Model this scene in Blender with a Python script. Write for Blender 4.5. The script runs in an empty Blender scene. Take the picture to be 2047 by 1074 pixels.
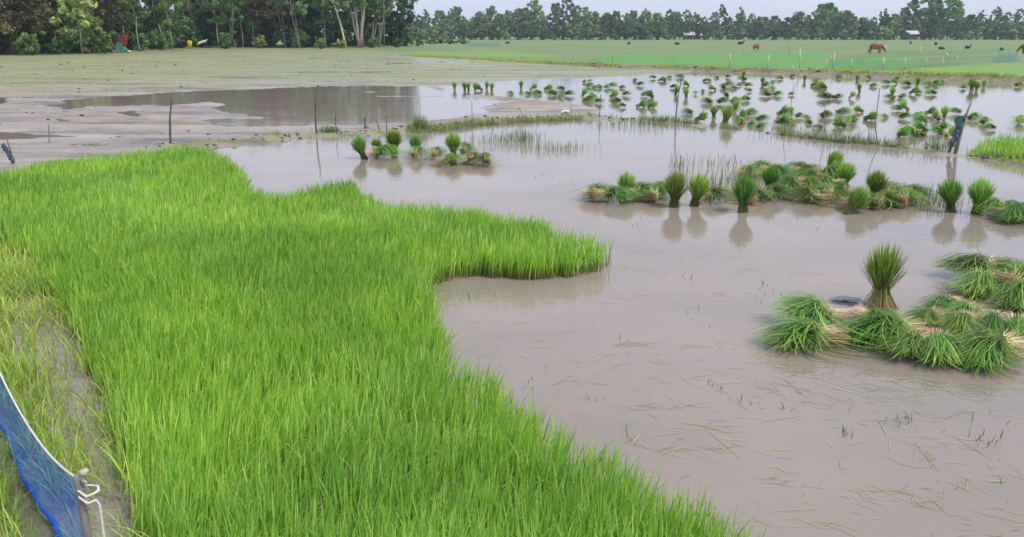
import bpy, math, random
import numpy as np
from mathutils import Vector, Matrix
R = math.radians
rng = np.random.default_rng(11)
random.seed(5)
S = bpy.context.scene
COL = S.collection
# ------------------------------------------------------------------ camera, world, sun, exposure
H = 2.1; F = 1600.0; TILT = R(16.27); CX = 1023.5; CY = 537.0
cam = bpy.data.cameras.new('camera'); co = bpy.data.objects.new('camera', cam); COL.objects.link(co)
cam.sensor_width = 36; cam.lens = 36 * F / 2047; cam.clip_start = .05; cam.clip_end = 6000
co.location = (0, 0, H); co.rotation_euler = (R(90) - TILT, 0, 0); S.camera = co
W = bpy.data.worlds.new('World'); S.world = W; W.use_nodes = True
nt = W.node_tree; bg = nt.nodes['Background']
sky = nt.nodes.new('ShaderNodeTexSky'); sky.sky_type = 'NISHITA'; sky.sun_disc = False
sky.sun_elevation = R(58); sky.sun_rotation = R(118)
mix = nt.nodes.new('ShaderNodeMixRGB'); tc = nt.nodes.new('ShaderNodeTexCoord')
mp = nt.nodes.new('ShaderNodeMapping'); mp.inputs['Scale'].default_value = (1, 1, 3.5)
nz = nt.nodes.new('ShaderNodeTexNoise'); nz.inputs['Scale'].default_value = 2.2; nz.inputs['Detail'].default_value = 5
cr = nt.nodes.new('ShaderNodeValToRGB')
cr.color_ramp.elements[0].position = .3; cr.color_ramp.elements[0].color = (.52, .585, .80, 1)
cr.color_ramp.elements[1].position = .7; cr.color_ramp.elements[1].color = (.66, .69, .79, 1)
mul = nt.nodes.new('ShaderNodeVectorMath'); mul.operation = 'SCALE'; mul.inputs['Scale'].default_value = 9.2
nt.links.new(tc.outputs['Generated'], mp.inputs[0]); nt.links.new(mp.outputs[0], nz.inputs['Vector'])
nt.links.new(nz.outputs['Fac'], cr.inputs[0]); nt.links.new(cr.outputs[0], mul.inputs[0])
mix.inputs[0].default_value = .82
nt.links.new(sky.outputs[0], mix.inputs[1]); nt.links.new(mul.outputs[0], mix.inputs[2])
nt.links.new(mix.outputs[0], bg.inputs['Color']); bg.inputs['Strength'].default_value = .1
sl = bpy.data.lights.new('sun', 'SUN'); sl.energy = 2.0; sl.angle = R(12); sl.color = (1, .93, .82)
so = bpy.data.objects.new('sun', sl); COL.objects.link(so)
saz, sel = R(118), R(58)
sdir = Vector((math.sin(saz) * math.cos(sel), math.cos(saz) * math.cos(sel), math.sin(sel)))
so.rotation_euler = (-sdir).to_track_quat('-Z', 'Y').to_euler()
S.view_settings.view_transform = 'Standard'; S.view_settings.look = 'None'
S.view_settings.exposure = .5; S.view_settings.gamma = 1
S.render.engine = 'CYCLES'
S.cycles.use_denoising = True; S.cycles.max_bounces = 6; S.cycles.transparent_max_bounces = 8
S.cycles.volume_bounces = 0; S.cycles.caustics_reflective = False; S.cycles.caustics_refractive = False

# ------------------------------------------------------------------ helpers
ct, st = math.cos(TILT), math.sin(TILT)
def G(px, py, z=0.0):
    """a photograph point on the level z -> ground point"""
    u = (px - CX) / F; v = (py - CY) / F
    down = st + v * ct; fwd = ct - v * st
    k = (H - z) / down
    return np.array([u * k, fwd * k, z])
def mpp(py):
    """metres per photo pixel at a ground row"""
    v = (py - CY) / F
    return H / (st + v * ct) / F
def GP(pts): return np.array([G(x, y)[:2] for x, y in pts])
def vnoise(x, y, seed=0):
    xi = np.floor(x).astype(np.int64); yi = np.floor(y).astype(np.int64)
    xf = x - xi; yf = y - yi
    def h(a, b):
        n = (a * 374761393 + b * 668265263 + seed * 1442695041) & 0xffffffff
        n = ((n ^ (n >> 13)) * 1274126177) & 0xffffffff
        return ((n ^ (n >> 16)) & 0xffff) / 65535.0
    u = xf * xf * (3 - 2 * xf); v = yf * yf * (3 - 2 * yf)
    return (h(xi, yi) * (1 - u) + h(xi + 1, yi) * u) * (1 - v) + (h(xi, yi + 1) * (1 - u) + h(xi + 1, yi + 1) * u) * v
def fbm(x, y, seed=0, o=4):
    s = 0; a = .5; t = 0
    for i in range(o):
        s = s + a * vnoise(x * 2 ** i, y * 2 ** i, seed + i); t += a; a *= .5
    return s / t - .5
def inside(P, poly):
    x, y = P[:, 0], P[:, 1]; c = np.zeros(len(P), bool); n = len(poly)
    for i in range(n):
        x1, y1 = poly[i]; x2, y2 = poly[(i + 1) % n]
        if y1 == y2: continue
        c ^= ((y1 > y) != (y2 > y)) & (x < (x2 - x1) * (y - y1) / (y2 - y1) + x1)
    return c
def dline(P, line):
    d = np.full(len(P), 1e9)
    for a, b in zip(line[:-1], line[1:]):
        ab = b - a; t = np.clip(((P - a) @ ab) / max(ab @ ab, 1e-9), 0, 1)
        d = np.minimum(d, np.hypot(*(P - a - t[:, None] * ab).T))
    return d
def sdf(P, poly):
    d = dline(P, np.vstack([poly, poly[:1]]))
    return np.where(inside(P, poly), d, -d)
def sstep(a, b, x):
    t = np.clip((x - a) / (b - a), 0, 1); return t * t * (3 - 2 * t)
def mesh_np(name, V, Q, attrs=None, mat=None, smooth=False):
    me = bpy.data.meshes.new(name); V = np.asarray(V, np.float32).reshape(-1, 3); Q = np.asarray(Q, np.int32)
    k = Q.shape[1]
    me.vertices.add(len(V)); me.vertices.foreach_set('co', V.ravel())
    me.loops.add(Q.size); me.loops.foreach_set('vertex_index', Q.ravel())
    me.polygons.add(len(Q)); me.polygons.foreach_set('loop_start', np.arange(0, Q.size, k, dtype=np.int32))
    me.polygons.foreach_set('loop_total', np.full(len(Q), k, np.int32))
    me.update(calc_edges=True)
    if smooth: me.polygons.foreach_set('use_smooth', np.ones(len(Q), bool))
    for n, a in (attrs or {}).items():
        at = me.attributes.new(n, 'FLOAT', 'POINT'); at.data.foreach_set('value', np.asarray(a, np.float32).ravel())
    if mat: me.materials.append(mat)
    return me
def link(name, me, parent=None, loc=(0, 0, 0), rot=(0, 0, 0), scale=1.0):
    o = bpy.data.objects.new(name, me); COL.objects.link(o); o.parent = parent
    o.location = loc; o.rotation_euler = rot
    o.scale = (scale,) * 3 if not hasattr(scale, '__len__') else scale
    return o
PENDING = []
def tag(o, label=None, cat=None, group=None, kind=None, px=None):
    if cat: o['category'] = cat
    if group: o['group'] = group
    if kind: o['kind'] = kind
    if label:
        o['label'] = label
        if px is not None: PENDING.append((px, label, o))
    return o
def empty(name, loc, rz=0.0):
    o = bpy.data.objects.new(name, None); COL.objects.link(o); o.location = loc; o.rotation_euler = (0, 0, rz)
    o.empty_display_size = .1
    return o
class MB:
    """collects tubes, boxes and hulls into one mesh"""
    def __init__(s): s.V = []; s.F = []
    def tube(s, pts, rad, n=7, cap=True):
        pts = [Vector(p) for p in pts]; b = len(s.V)
        if not hasattr(rad, '__len__'): rad = [rad] * len(pts)
        for i, p in enumerate(pts):
            d = (pts[min(i + 1, len(pts) - 1)] - pts[max(i - 1, 0)]).normalized()
            u = d.cross(Vector((0.03, 1, 0.02)) if abs(d.y) < .9 else Vector((1, 0, 0))).normalized(); v = d.cross(u)
            for k in range(n):
                a = 2 * math.pi * k / n
                s.V.append(p + (u * math.cos(a) + v * math.sin(a)) * rad[i])
        for i in range(len(pts) - 1):
            for k in range(n):
                a = b + i * n + k; c = b + i * n + (k + 1) % n
                s.F.append((a, c, c + n, a + n))
        if cap:
            s.F.append(tuple(b + k for k in range(n))[::-1]); s.F.append(tuple(b + (len(pts) - 1) * n + k for k in range(n)))
        return s
    def poly(s, pts, faces):
        b = len(s.V); s.V += [Vector(p) for p in pts]; s.F += [tuple(b + i for i in f) for f in faces]; return s
    def box(s, c, d, rz=0.0):
        m = Matrix.Rotation(rz, 3, 'Z'); c = Vector(c)
        pts = [c + m @ Vector((sx * d[0] / 2, sy * d[1] / 2, sz * d[2] / 2)) for sx in (-1, 1) for sy in (-1, 1) for sz in (-1, 1)]
        return s.poly(pts, [(0, 1, 3, 2), (4, 6, 7, 5), (0, 4, 5, 1), (2, 3, 7, 6), (0, 2, 6, 4), (1, 5, 7, 3)])
    def blob(s, c, r, sq=(1, 1, 1), n=8, seed=0, amp=.25):
        b = len(s.V); m = n // 2; rr = random.Random(seed)
        for i in range(m + 1):
            th = math.pi * i / m
            for k in range(n):
                ph = 2 * math.pi * k / n; q = r * (1 + amp * (rr.random() - .5) * (1 if 0 < i < m else 0))
                s.V.append(Vector(c) + Vector((q * sq[0] * math.sin(th) * math.cos(ph), q * sq[1] * math.sin(th) * math.sin(ph), q * sq[2] * math.cos(th))))
        for i in range(m):
            for k in range(n):
                a = b + i * n + k; d = b + i * n + (k + 1) % n
                s.F.append((a, a + n, d + n, d))
        return s
    def mesh(s, name, mat=None, smooth=True):
        me = bpy.data.meshes.new(name); me.from_pydata([tuple(v) for v in s.V], [], s.F)
        if smooth: me.polygons.foreach_set('use_smooth', [True] * len(me.polygons))
        if mat: me.materials.append(mat)
        me.update(); return me
    def build(s, name, mat, parent=None, loc=(0, 0, 0), rot=(0, 0, 0), smooth=True):
        return link(name, s.mesh(name, mat, smooth), parent, loc, rot)

# ------------------------------------------------------------------ materials
ONE = (1, 1, 1)
def newmat(name):
    m = bpy.data.materials.new(name); m.use_nodes = True; t = m.node_tree
    return m, t, t.nodes['Principled BSDF'], t.nodes['Material Output']
def N(t, kind, **kw):
    n = t.nodes.new(kind)
    for k, v in kw.items(): setattr(n, k, v)
    return n
def ramp(t, src, stops):
    n = N(t, 'ShaderNodeValToRGB'); e = n.color_ramp.elements
    while len(e) < len(stops): e.new(.5)
    for i, (p, c) in enumerate(stops): e[i].position = p; e[i].color = (*c, 1)
    t.links.new(src, n.inputs[0]); return n.outputs[0]
def noise(t, scale, detail=4, stretch=None, rough=.55):
    c = N(t, 'ShaderNodeTexCoord'); n = N(t, 'ShaderNodeTexNoise')
    n.inputs['Scale'].default_value = scale; n.inputs['Detail'].default_value = detail; n.inputs['Roughness'].default_value = rough
    if stretch:
        m = N(t, 'ShaderNodeMapping'); m.inputs['Scale'].default_value = stretch
        t.links.new(c.outputs['Object'], m.inputs[0]); t.links.new(m.outputs[0], n.inputs['Vector'])
    else: t.links.new(c.outputs['Object'], n.inputs['Vector'])
    return n.outputs['Fac']
def mixc(t, f, a, b, mode='MIX'):
    n = N(t, 'ShaderNodeMixRGB', blend_type=mode)
    for i, x in ((0, f), (1, a), (2, b)):
        if hasattr(x, 'links'): t.links.new(x, n.inputs[i])
        elif isinstance(x, (int, float)): n.inputs[i].default_value = x
        else: n.inputs[i].default_value = (*x, 1)
    return n.outputs[0]
def attr(t, name):
    n = N(t, 'ShaderNodeAttribute', attribute_name=name); return n.outputs['Fac']
def math_(t, op, a, b=None, c=None):
    n = N(t, 'ShaderNodeMath', operation=op)
    for i, x in enumerate((a, b, c)):
        if x is None: continue
        if hasattr(x, 'links'): t.links.new(x, n.inputs[i])
        else: n.inputs[i].default_value = x
    return n.outputs[0]
def bump(t, h, strength, dist, bsdf):
    n = N(t, 'ShaderNodeBump'); n.inputs['Strength'].default_value = strength; n.inputs['Distance'].default_value = dist
    t.links.new(h, n.inputs['Height']); t.links.new(n.outputs[0], bsdf.inputs['Normal'])
def simple(name, c1, c2=None, scale=8, rough=.7, bmp=0.3, detail=4, stretch=None):
    m, t, b, o = newmat(name); c2 = c2 or tuple(x * .6 for x in c1)
    f = noise(t, scale, detail, stretch)
    t.links.new(ramp(t, f, [(.3, c1), (.7, c2)]), b.inputs['Base Color']); b.inputs['Roughness'].default_value = rough
    if bmp: bump(t, f, bmp, .02, b)
    return m
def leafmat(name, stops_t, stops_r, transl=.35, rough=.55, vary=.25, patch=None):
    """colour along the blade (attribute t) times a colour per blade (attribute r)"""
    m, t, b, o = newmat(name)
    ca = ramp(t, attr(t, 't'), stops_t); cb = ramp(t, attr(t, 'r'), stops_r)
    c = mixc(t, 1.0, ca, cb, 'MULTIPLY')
    if vary:
        oi = N(t, 'ShaderNodeObjectInfo'); h = N(t, 'ShaderNodeHueSaturation')
        t.links.new(math_(t, 'MULTIPLY_ADD', oi.outputs['Random'], .05, .475), h.inputs['Hue'])
        oj = math_(t, 'FRACT', math_(t, 'MULTIPLY', oi.outputs['Random'], 7.31))
        t.links.new(math_(t, 'MULTIPLY_ADD', oj, 2 * vary, 1 - vary), h.inputs['Value'])
        t.links.new(c, h.inputs['Color']); c = h.outputs[0]
    if patch:
        c = mixc(t, 1.0, c, ramp(t, noise(t, patch, 3), [(.35, (.78, .84, .85)), (.65, (1.15, 1.08, .95))]), 'MULTIPLY')
    t.links.new(c, b.inputs['Base Color']); b.inputs['Roughness'].default_value = rough
    b.inputs['Specular IOR Level'].default_value = .35
    if transl:
        tr = N(t, 'ShaderNodeBsdfTranslucent'); ms = N(t, 'ShaderNodeMixShader'); ms.inputs[0].default_value = transl
        t.links.new(mixc(t, 1.0, c, (1.15, 1.1, .6), 'MULTIPLY'), tr.inputs[0])
        t.links.new(b.outputs[0], ms.inputs[1]); t.links.new(tr.outputs[0], ms.inputs[2]); t.links.new(ms.outputs[0], o.inputs[0])
    return m
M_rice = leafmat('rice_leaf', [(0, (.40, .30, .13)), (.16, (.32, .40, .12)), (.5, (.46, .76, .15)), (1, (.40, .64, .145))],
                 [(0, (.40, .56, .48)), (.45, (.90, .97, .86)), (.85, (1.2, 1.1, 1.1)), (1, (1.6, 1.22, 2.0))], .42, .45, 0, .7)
M_weed = leafmat('weed_leaf', [(0, (.38, .32, .14)), (.4, (.40, .56, .12)), (1, (.55, .70, .16))],
                 [(0, (.7, .9, .7)), (.75, ONE), (1, (1.5, 1.2, 1.8))], .35, .5, 0, .9)
M_bleaf = leafmat('bundle_leaf', [(0, (.20, .24, .08)), (.25, (.15, .28, .05)), (.6, (.155, .335, .055)), (1, (.32, .53, .10))],  # leaf highlights put into the colour as pale tips and bright blades
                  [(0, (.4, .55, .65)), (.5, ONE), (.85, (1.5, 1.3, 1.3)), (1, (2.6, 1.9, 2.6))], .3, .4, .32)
M_fleaf = leafmat('far_bundle_leaf', [(0, (.60, .54, .34)), (.13, (.44, .46, .2)), (.24, (.15, .28, .06)), (1, (.32, .55, .12))],
                  [(0, (.6, .75, .8)), (.6, ONE), (1, (1.5, 1.3, 1.2))], .3, .4, .25)
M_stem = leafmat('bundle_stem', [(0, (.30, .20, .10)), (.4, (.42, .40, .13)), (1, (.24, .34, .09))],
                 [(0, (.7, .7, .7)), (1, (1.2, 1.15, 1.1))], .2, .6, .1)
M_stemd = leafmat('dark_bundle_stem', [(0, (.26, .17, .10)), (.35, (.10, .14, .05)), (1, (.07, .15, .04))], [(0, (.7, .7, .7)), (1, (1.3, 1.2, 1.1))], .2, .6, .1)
M_root = leafmat('seedling_root', [(0, (.66, .44, .30)), (.35, (.80, .68, .47)), (.7, (.74, .72, .42)), (1, (.42, .55, .18))],
                 [(0, (.6, .55, .5)), (.4, ONE), (1, (1.15, 1.15, 1.1))], .2, .6, .1)
M_straw = leafmat('floating_straw', [(0, (.34, .36, .17)), (1, (.30, .38, .17))], [(0, (.7, .7, .6)), (.6, (1, 1, .9)), (1, (1.6, 1.4, 1.5))], .1, .6, 0)
M_shoot = leafmat('water_weed', [(0, (.16, .20, .08)), (1, (.28, .40, .12))], [(0, (.6, .6, .6)), (1, (1.2, 1.2, 1.1))], .2, .6, 0)
def treeleaf(name, a, b, vary=.3):
    return leafmat(name, [(0, ONE), (1, ONE)], [(0, a), (1, b)], .22, .6, vary)
M_tdark = treeleaf('dark_foliage', (.020, .055, .020), (.13, .25, .075))
M_tmid = treeleaf('mid_foliage', (.07, .16, .045), (.23, .38, .11))
M_tgrey = treeleaf('grey_green_foliage', (.09, .165, .075), (.30, .42, .19))
M_tbrown = treeleaf('brownish_foliage', (.065, .065, .032), (.27, .25, .11))
M_tyel = treeleaf('yellow_green_foliage', (.13, .20, .05), (.46, .50, .16), .1)
M_tbright = treeleaf('fresh_green_foliage', (.08, .19, .05), (.20, .38, .12), .1)
M_bark = simple('pale_bark', (.42, .40, .34), (.22, .20, .16), 3, .85, .5, 5, (4, 4, 1))
M_barkd = simple('dark_bark', (.10, .085, .07), (.05, .04, .035), 3, .9, .5, 5, (4, 4, 1))
M_barkw = simple('whitish_bark', (.66, .64, .54), (.44, .42, .34), 3, .8, .4, 5, (4, 4, 1))
M_barkp, t, b, o = newmat('pinkish_bark'); c_ = N(t, 'ShaderNodeTexCoord'); z_ = N(t, 'ShaderNodeSeparateXYZ'); t.links.new(c_.outputs['Object'], z_.inputs[0])
t.links.new(mixc(t, 1.0, ramp(t, math_(t, 'MULTIPLY', z_.outputs['Z'], .2), [(.25, (.50, .34, .26)), (.6, (.46, .45, .36))]), ramp(t, noise(t, 3, 5, (4, 4, 1)), [(.3, ONE), (.7, (.55, .55, .55))]), 'MULTIPLY'), b.inputs['Base Color']); b.inputs['Roughness'].default_value = .85
M_post = simple('weathered_post', (.30, .27, .24), (.15, .13, .115), 14, .85, .5, 5, (3, 3, .6))
M_postd = simple('dark_stake', (.14, .125, .115), (.07, .06, .055), 14, .85, .5)
M_postl = simple('bamboo_stake', (.55, .54, .40), (.38, .37, .26), 9, .7, .2)
M_pale = simple('pale_pole', (.62, .66, .52), (.48, .53, .40), 9, .7, .1)
M_white = simple('white_rope', (.80, .79, .72), (.62, .60, .52), 60, .8, .4)
M_plas = simple('white_plastic', (.82, .82, .82), (.62, .63, .65), 6, .35, .2)
M_tin = simple('tin_roof', (.60, .62, .64), (.42, .43, .45), 2, .45, .1)
M_wall = simple('mud_wall', (.14, .12, .10), (.08, .07, .06), 2, .9, .2)
M_blue = simple('blue_rope', (.02, .13, .72), (.015, .08, .5), 40, .6, .4)
M_wrap = simple('blue_grey_plastic_wrap', (.10, .14, .22), (.04, .055, .09), 9, .45, .6)
M_brown = simple('brown_hide', (.30, .105, .05), (.19, .065, .035), 5, .7, .1)
M_black = simple('black_hide', (.022, .02, .022), (.012, .011, .012), 5, .7, .1)
M_feather = simple('white_feather', (.82, .82, .8), (.7, .7, .68), 20, .8, .1)
M_yel = simple('yellow_plastic', (.80, .62, .02), (.62, .46, .02), 5, .4, .1)
M_redc = simple('red_cloth', (.33, .045, .06), (.17, .02, .03), 3, .9, .3)
M_teal = simple('teal_sheet', (.07, .22, .17), (.04, .13, .1), 3, .6, .3)
M_clod = simple('wet_mud_clod', (.12, .10, .08), (.06, .05, .04), 12, .5, .6)
def netmat(name, col, fill, cell):
    m, t, b, o = newmat(name); b.inputs['Base Color'].default_value = (*col, 1); b.inputs['Roughness'].default_value = .5
    u = attr(t, 'u'); v = attr(t, 'v'); tr = N(t, 'ShaderNodeBsdfTransparent'); ms = N(t, 'ShaderNodeMixShader')
    def th(a):
        f = math_(t, 'FRACT', math_(t, 'MULTIPLY', a, 1 / cell)); return math_(t, 'LESS_THAN', f, fill)
    f = math_(t, 'MAXIMUM', th(u), th(v))
    tl = N(t, 'ShaderNodeBsdfTranslucent'); tl.inputs[0].default_value = (*col, 1); m2 = N(t, 'ShaderNodeMixShader'); m2.inputs[0].default_value = .6
    t.links.new(b.outputs[0], m2.inputs[1]); t.links.new(tl.outputs[0], m2.inputs[2])
    t.links.new(f, ms.inputs[0]); t.links.new(tr.outputs[0], ms.inputs[1]); t.links.new(m2.outputs[0], ms.inputs[2])
    t.links.new(ms.outputs[0], o.inputs[0]); return m
M_net = netmat('blue_netting', (.004, .17, .85), .33, .0045)
M_netg = netmat('green_netting', (.08, .34, .20), .10, .02)
M_netb = netmat('pale_blue_netting', (.16, .38, .62), .2, .02)

# ground
M_gnd, t, b, o = newmat('ground')
geo = N(t, 'ShaderNodeNewGeometry'); sx = N(t, 'ShaderNodeSeparateXYZ'); t.links.new(geo.outputs['Position'], sx.inputs[0])
dry = N(t, 'ShaderNodeMapRange'); dry.inputs['From Min'].default_value = .004; dry.inputs['From Max'].default_value = .06
t.links.new(sx.outputs['Z'], dry.inputs['Value'])
n1 = noise(t, 1.3, 6); n2 = noise(t, 9, 5); n3 = noise(t, .12, 4, (1, 2.2, 1)); n4 = noise(t, .9, 5, (.6, 2.0, 1))
mud = mixc(t, dry.outputs[0], ramp(t, n2, [(.3, (.36, .315, .285)), (.7, (.27, .235, .21))]), ramp(t, n1, [(.3, (.34, .29, .225)), (.7, (.22, .18, .14))]))
grassc = ramp(t, n3, [(.36, (.115, .205, .052)), (.5, (.165, .245, .075)), (.64, (.205, .265, .10))])
grassc = mixc(t, 1.0, grassc, ramp(t, noise(t, .5, 6, (.22, 1.6, 1), .7), [(.36, (.80, .84, .84)), (.5, ONE), (.66, (1.22, 1.14, 1.22))]), 'MULTIPLY')
grassc = mixc(t, 1.0, grassc, ramp(t, n1, [(.3, (.82, .86, .8)), (.7, (1.12, 1.08, 1.1))]), 'MULTIPLY')
streak = ramp(t, noise(t, 1.1, 6, (.35, 1.8, 1), .65), [(.34, (.66, .64, .62)), (.5, ONE), (.7, (1.16, 1.15, 1.13))])
mud = mixc(t, 1.0, mud, streak, 'MULTIPLY')
streak2 = ramp(t, noise(t, .42, 6, (.3, 1.7, 1), .7), [(.36, (.50, .48, .46)), (.47, (1, .99, .98)), (.66, (1.25, 1.22, 1.2))])
mud = mixc(t, 1.0, mud, streak2, 'MULTIPLY')
sprout = mixc(t, math_(t, 'MULTIPLY', attr(t, 'sprout'), ramp(t, n4, [(.28, (.15, .15, .15)), (.52, ONE)])), mud, (.235, .26, .105))
sprout = mixc(t, .6, sprout, mixc(t, 1.0, sprout, streak2, 'MULTIPLY'))
g = mixc(t, attr(t, 'grass'), sprout, grassc)
g = mixc(t, attr(t, 'bank'), g, mixc(t, 1.0, ramp(t, n1, [(.35, (.12, .10, .075)), (.65, (.24, .22, .13))]), streak, 'MULTIPLY'))
g = mixc(t, attr(t, 'plot'), g, ramp(t, n1, [(.3, (.085, .235, .045)), (.7, (.125, .31, .06))]))
g = mixc(t, attr(t, 'lime'), g, ramp(t, n1, [(.3, (.15, .29, .045)), (.7, (.20, .34, .065))]))
t.links.new(g, b.inputs['Base Color'])
rr = N(t, 'ShaderNodeMapRange'); rr.inputs['From Min'].default_value = 0; rr.inputs['From Max'].default_value = .075
rr.inputs['To Min'].default_value = .13; rr.inputs['To Max'].default_value = .7
t.links.new(sx.outputs['Z'], rr.inputs['Value']); t.links.new(rr.outputs[0], b.inputs['Roughness'])
hs = math_(t, 'ADD', math_(t, 'MULTIPLY', n2, .6), noise(t, 30, 4)); bump(t, math_(t, 'ADD', hs, math_(t, 'MULTIPLY', n4, 1.6)), .6, .035, b)
# water
M_wat, t, b, o = newmat('muddy_water')
t.links.new(ramp(t, noise(t, .55, 6, (1, 1.3, 1)), [(.28, (.330, .266, .228)), (.5, (.290, .240, .206)), (.72, (.240, .210, .172))]), b.inputs['Base Color'])
t.links.new(ramp(t, noise(t, .8, 5, (1, 1.5, 1)), [(.4, (.02,) * 3), (.7, (.055,) * 3)]), b.inputs['Roughness']); b.inputs['IOR'].default_value = 1.46
bump(t, math_(t, 'ADD', noise(t, 5, 3, (1, 1.6, 1)), math_(t, 'MULTIPLY', noise(t, 1.1, 2), 2)), .16, .012, b)

# ------------------------------------------------------------------ ground and water
MUD = GP([(-4000, 98), (0, 100), (300, 96), (500, 91), (700, 92), (830, 104), (900, 114), (1100, 126), (1400, 143), (1250, 152), (1080, 158), (960, 166), (880, 172), (905, 184),
          (1010, 195), (1150, 206), (1205, 221), (1190, 237), (1060, 243), (960, 249), (880, 260), (760, 271), (600, 277), (430, 293),
          (300, 315), (0, 350), (-3000, 460)])
PUD = GP([(95, 212), (125, 200), (250, 190), (400, 181), (560, 175), (700, 172), (836, 172), (900, 182), (960, 192), (1010, 205),
          (960, 228), (900, 238), (838, 246), (720, 250), (640, 252), (560, 243), (520, 232), (440, 228), (432, 218), (460, 210), (420, 205), (330, 212),
          (240, 211), (180, 212), (130, 224)])
PUD2 = GP([(228, 226), (262, 221), (300, 233), (335, 240), (260, 238)]); PUD3 = GP([(365, 243), (440, 236), (600, 238), (620, 254), (440, 256)])
PUD4 = GP([(-400, 262), (0, 263), (60, 268), (180, 273), (60, 280), (-400, 284)]); PUD5 = GP([(-300, 193), (0, 196), (25, 203), (0, 212), (-300, 215)])
PUD6 = GP([(95, 232), (150, 238), (155, 243), (110, 245)])
BUND1 = GP([(300, 300), (430, 291), (600, 274), (680, 271), (760, 267), (880, 257), (960, 246), (1060, 241), (1130, 236), (1200, 236)])
BUND1B = GP([(1200, 236), (1350, 246), (1500, 262), (1640, 280), (1730, 290), (1800, 298), (1900, 309), (1960, 316), (2060, 326), (2400, 352)])
BUND2 = GP([(820, 112), (860, 115), (940, 119), (1100, 129), (1250, 138), (1400, 142), (1640, 150), (1850, 158), (2060, 165), (3600, 220)])
FIELD = GP([(-6000, 71.5), (-6000, 100), (0, 110.5), (100, 108.5), (300, 103), (400, 99.5), (500, 97.5), (690, 99), (780, 105), (860, 115), (940, 119), (1100, 129), (1250, 138), (1400, 142), (1640, 150), (1850, 158), (2060, 165), (4200, 240), (9000, 71.5)])
PLOT = GP([(1195, 113), (1420, 108), (1660, 106), (1645, 141), (1400, 133), (1200, 128)]); PLOT2 = GP([(1660, 125), (1760, 117), (1855, 122), (1830, 136), (1700, 140), (1640, 139)])
LIME = GP([(1830, 140), (2060, 128), (2500, 130), (2500, 165), (2060, 158), (1900, 150)]); LIME2 = GP([(820, 106), (1020, 106), (1130, 117), (960, 115), (840, 111)])
WEED = GP([(-700, 560), (0, 492), (70, 520), (120, 590), (170, 680), (200, 760), (235, 850), (265, 950), (300, 1074), (330, 1250), (-200, 1500), (-1600, 1300)])
GPATH = GP([(60, 620), (115, 640), (185, 735), (215, 820), (245, 920), (268, 1010), (295, 1250), (175, 1250), (165, 1060), (125, 940), (80, 850), (75, 740)])
GROVE = GP([(-600, 114), (0, 110.5), (100, 107.5), (200, 106.5), (300, 101.5), (400, 97.5), (500, 95.5), (600, 96.5), (690, 96.5), (800, 94), (860, 92), (860, 84), (-1500, 84)])
def height(P):
    x, y = P[:, 0], P[:, 1]
    h = -.09 + .05 * fbm(x * .5, y * .5, 3)
    m = sdf(P, MUD); f = sstep(-.35, .35, m + .6 * fbm(x * .8, y * .8, 9))
    D = np.hypot(x, y)
    far = sstep(18, 36, y)
    lump = fbm(x * .25, y * .7, 21) * .09 + fbm(x * 1.3, y * 2.2, 5) * .045 + fbm(x * 5, y * 5, 8, 3) * .032 + .05 * fbm(x * .2, y * 1.6, 77, 3) * sstep(9, 16, y)
    mudh = .032 + .016 * sstep(-3, 1, x) + .035 * far * sstep(2, -30, x + 6) + lump * (.85 + .4 * far)
    for P_, dep, soft in ((PUD, .10, 1.2), (PUD2, .05, .3), (PUD3, .06, .5), (PUD4, .06, .3), (PUD5, .05, .5), (PUD6, .05, .3)):
        s = sdf(P, P_) + soft * .7 * fbm(x * .7, y * 1.1, 33)
        if P_ is PUD: dep = .075 - .16 * np.clip(fbm(x * .35, y * 1.4, 99, 3) - .12, 0, 1)
        mudh = mudh - dep * sstep(-soft * .3, soft * .5, s)
    h = h * (1 - f) + mudh * f
    w = sstep(-.2, .3, sdf(P, WEED)); wh = .012 + .05 * fbm(x * 1.6, y * 1.6, 4) + .03 * fbm(x * 6, y * 6, 14)
    h = h * (1 - w) + wh * w
    wob = fbm(x * 2, y * 2, 15) * .35
    d1 = dline(P, BUND1) + wob; h = np.maximum(h, (.095 + .12 * fbm(x * 3, y * 3, 18)) * np.exp(-(d1 / .26) ** 2) - .012)
    d1b = dline(P, BUND1B) + wob * .6; h = np.maximum(h, (.034 + .14 * fbm(x * 1.8, y * 1.8, 19) + .02 * sstep(5.5, 8, x)) * np.exp(-(d1b / .15) ** 2) - .012)
    fl = sstep(-.5, .8, sdf(P, FIELD)); h = h * (1 - fl) + (.10 + .04 * fbm(x * .1, y * .1, 2)) * fl
    gv = sstep(-.5, 2.5, sdf(P, GROVE)); h = h + .32 * gv
    d2 = dline(P, BUND2) + wob * .8; h = np.maximum(h, (.42 + .18 * fbm(x * 1.2, y * 1.2, 28)) * np.exp(-(d2 / .55) ** 4) * sstep(-6, 6, x) - .2)
    return h
a_in = np.arange(-36, 36.01, .12); a_out = np.concatenate([np.arange(-180, -36, 3.0), a_in, np.arange(39, 180, 3.0)])
rad = np.concatenate([np.geomspace(.6, 60, 640), np.geomspace(60, 3500, 110)[1:]])
A, Rr = np.meshgrid(np.radians(a_out), rad)
P = np.stack([(Rr * np.sin(A)).ravel(), (Rr * np.cos(A)).ravel()], 1)
hz = height(P); na, nr = len(a_out), len(rad)
i, j = np.meshgrid(np.arange(nr - 1), np.arange(na), indexing='ij'); j2 = (j + 1) % na
Q = np.stack([i * na + j, i * na + j2, (i + 1) * na + j2, (i + 1) * na + j], -1).reshape(-1, 4)[:, ::-1][:, ::-1]
x, y = P[:, 0], P[:, 1]
fieldm = sstep(-.3, .3, sdf(P, FIELD) + .5 * fbm(x, y, 40)); d2 = dline(P, BUND2)
grass = fieldm
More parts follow.
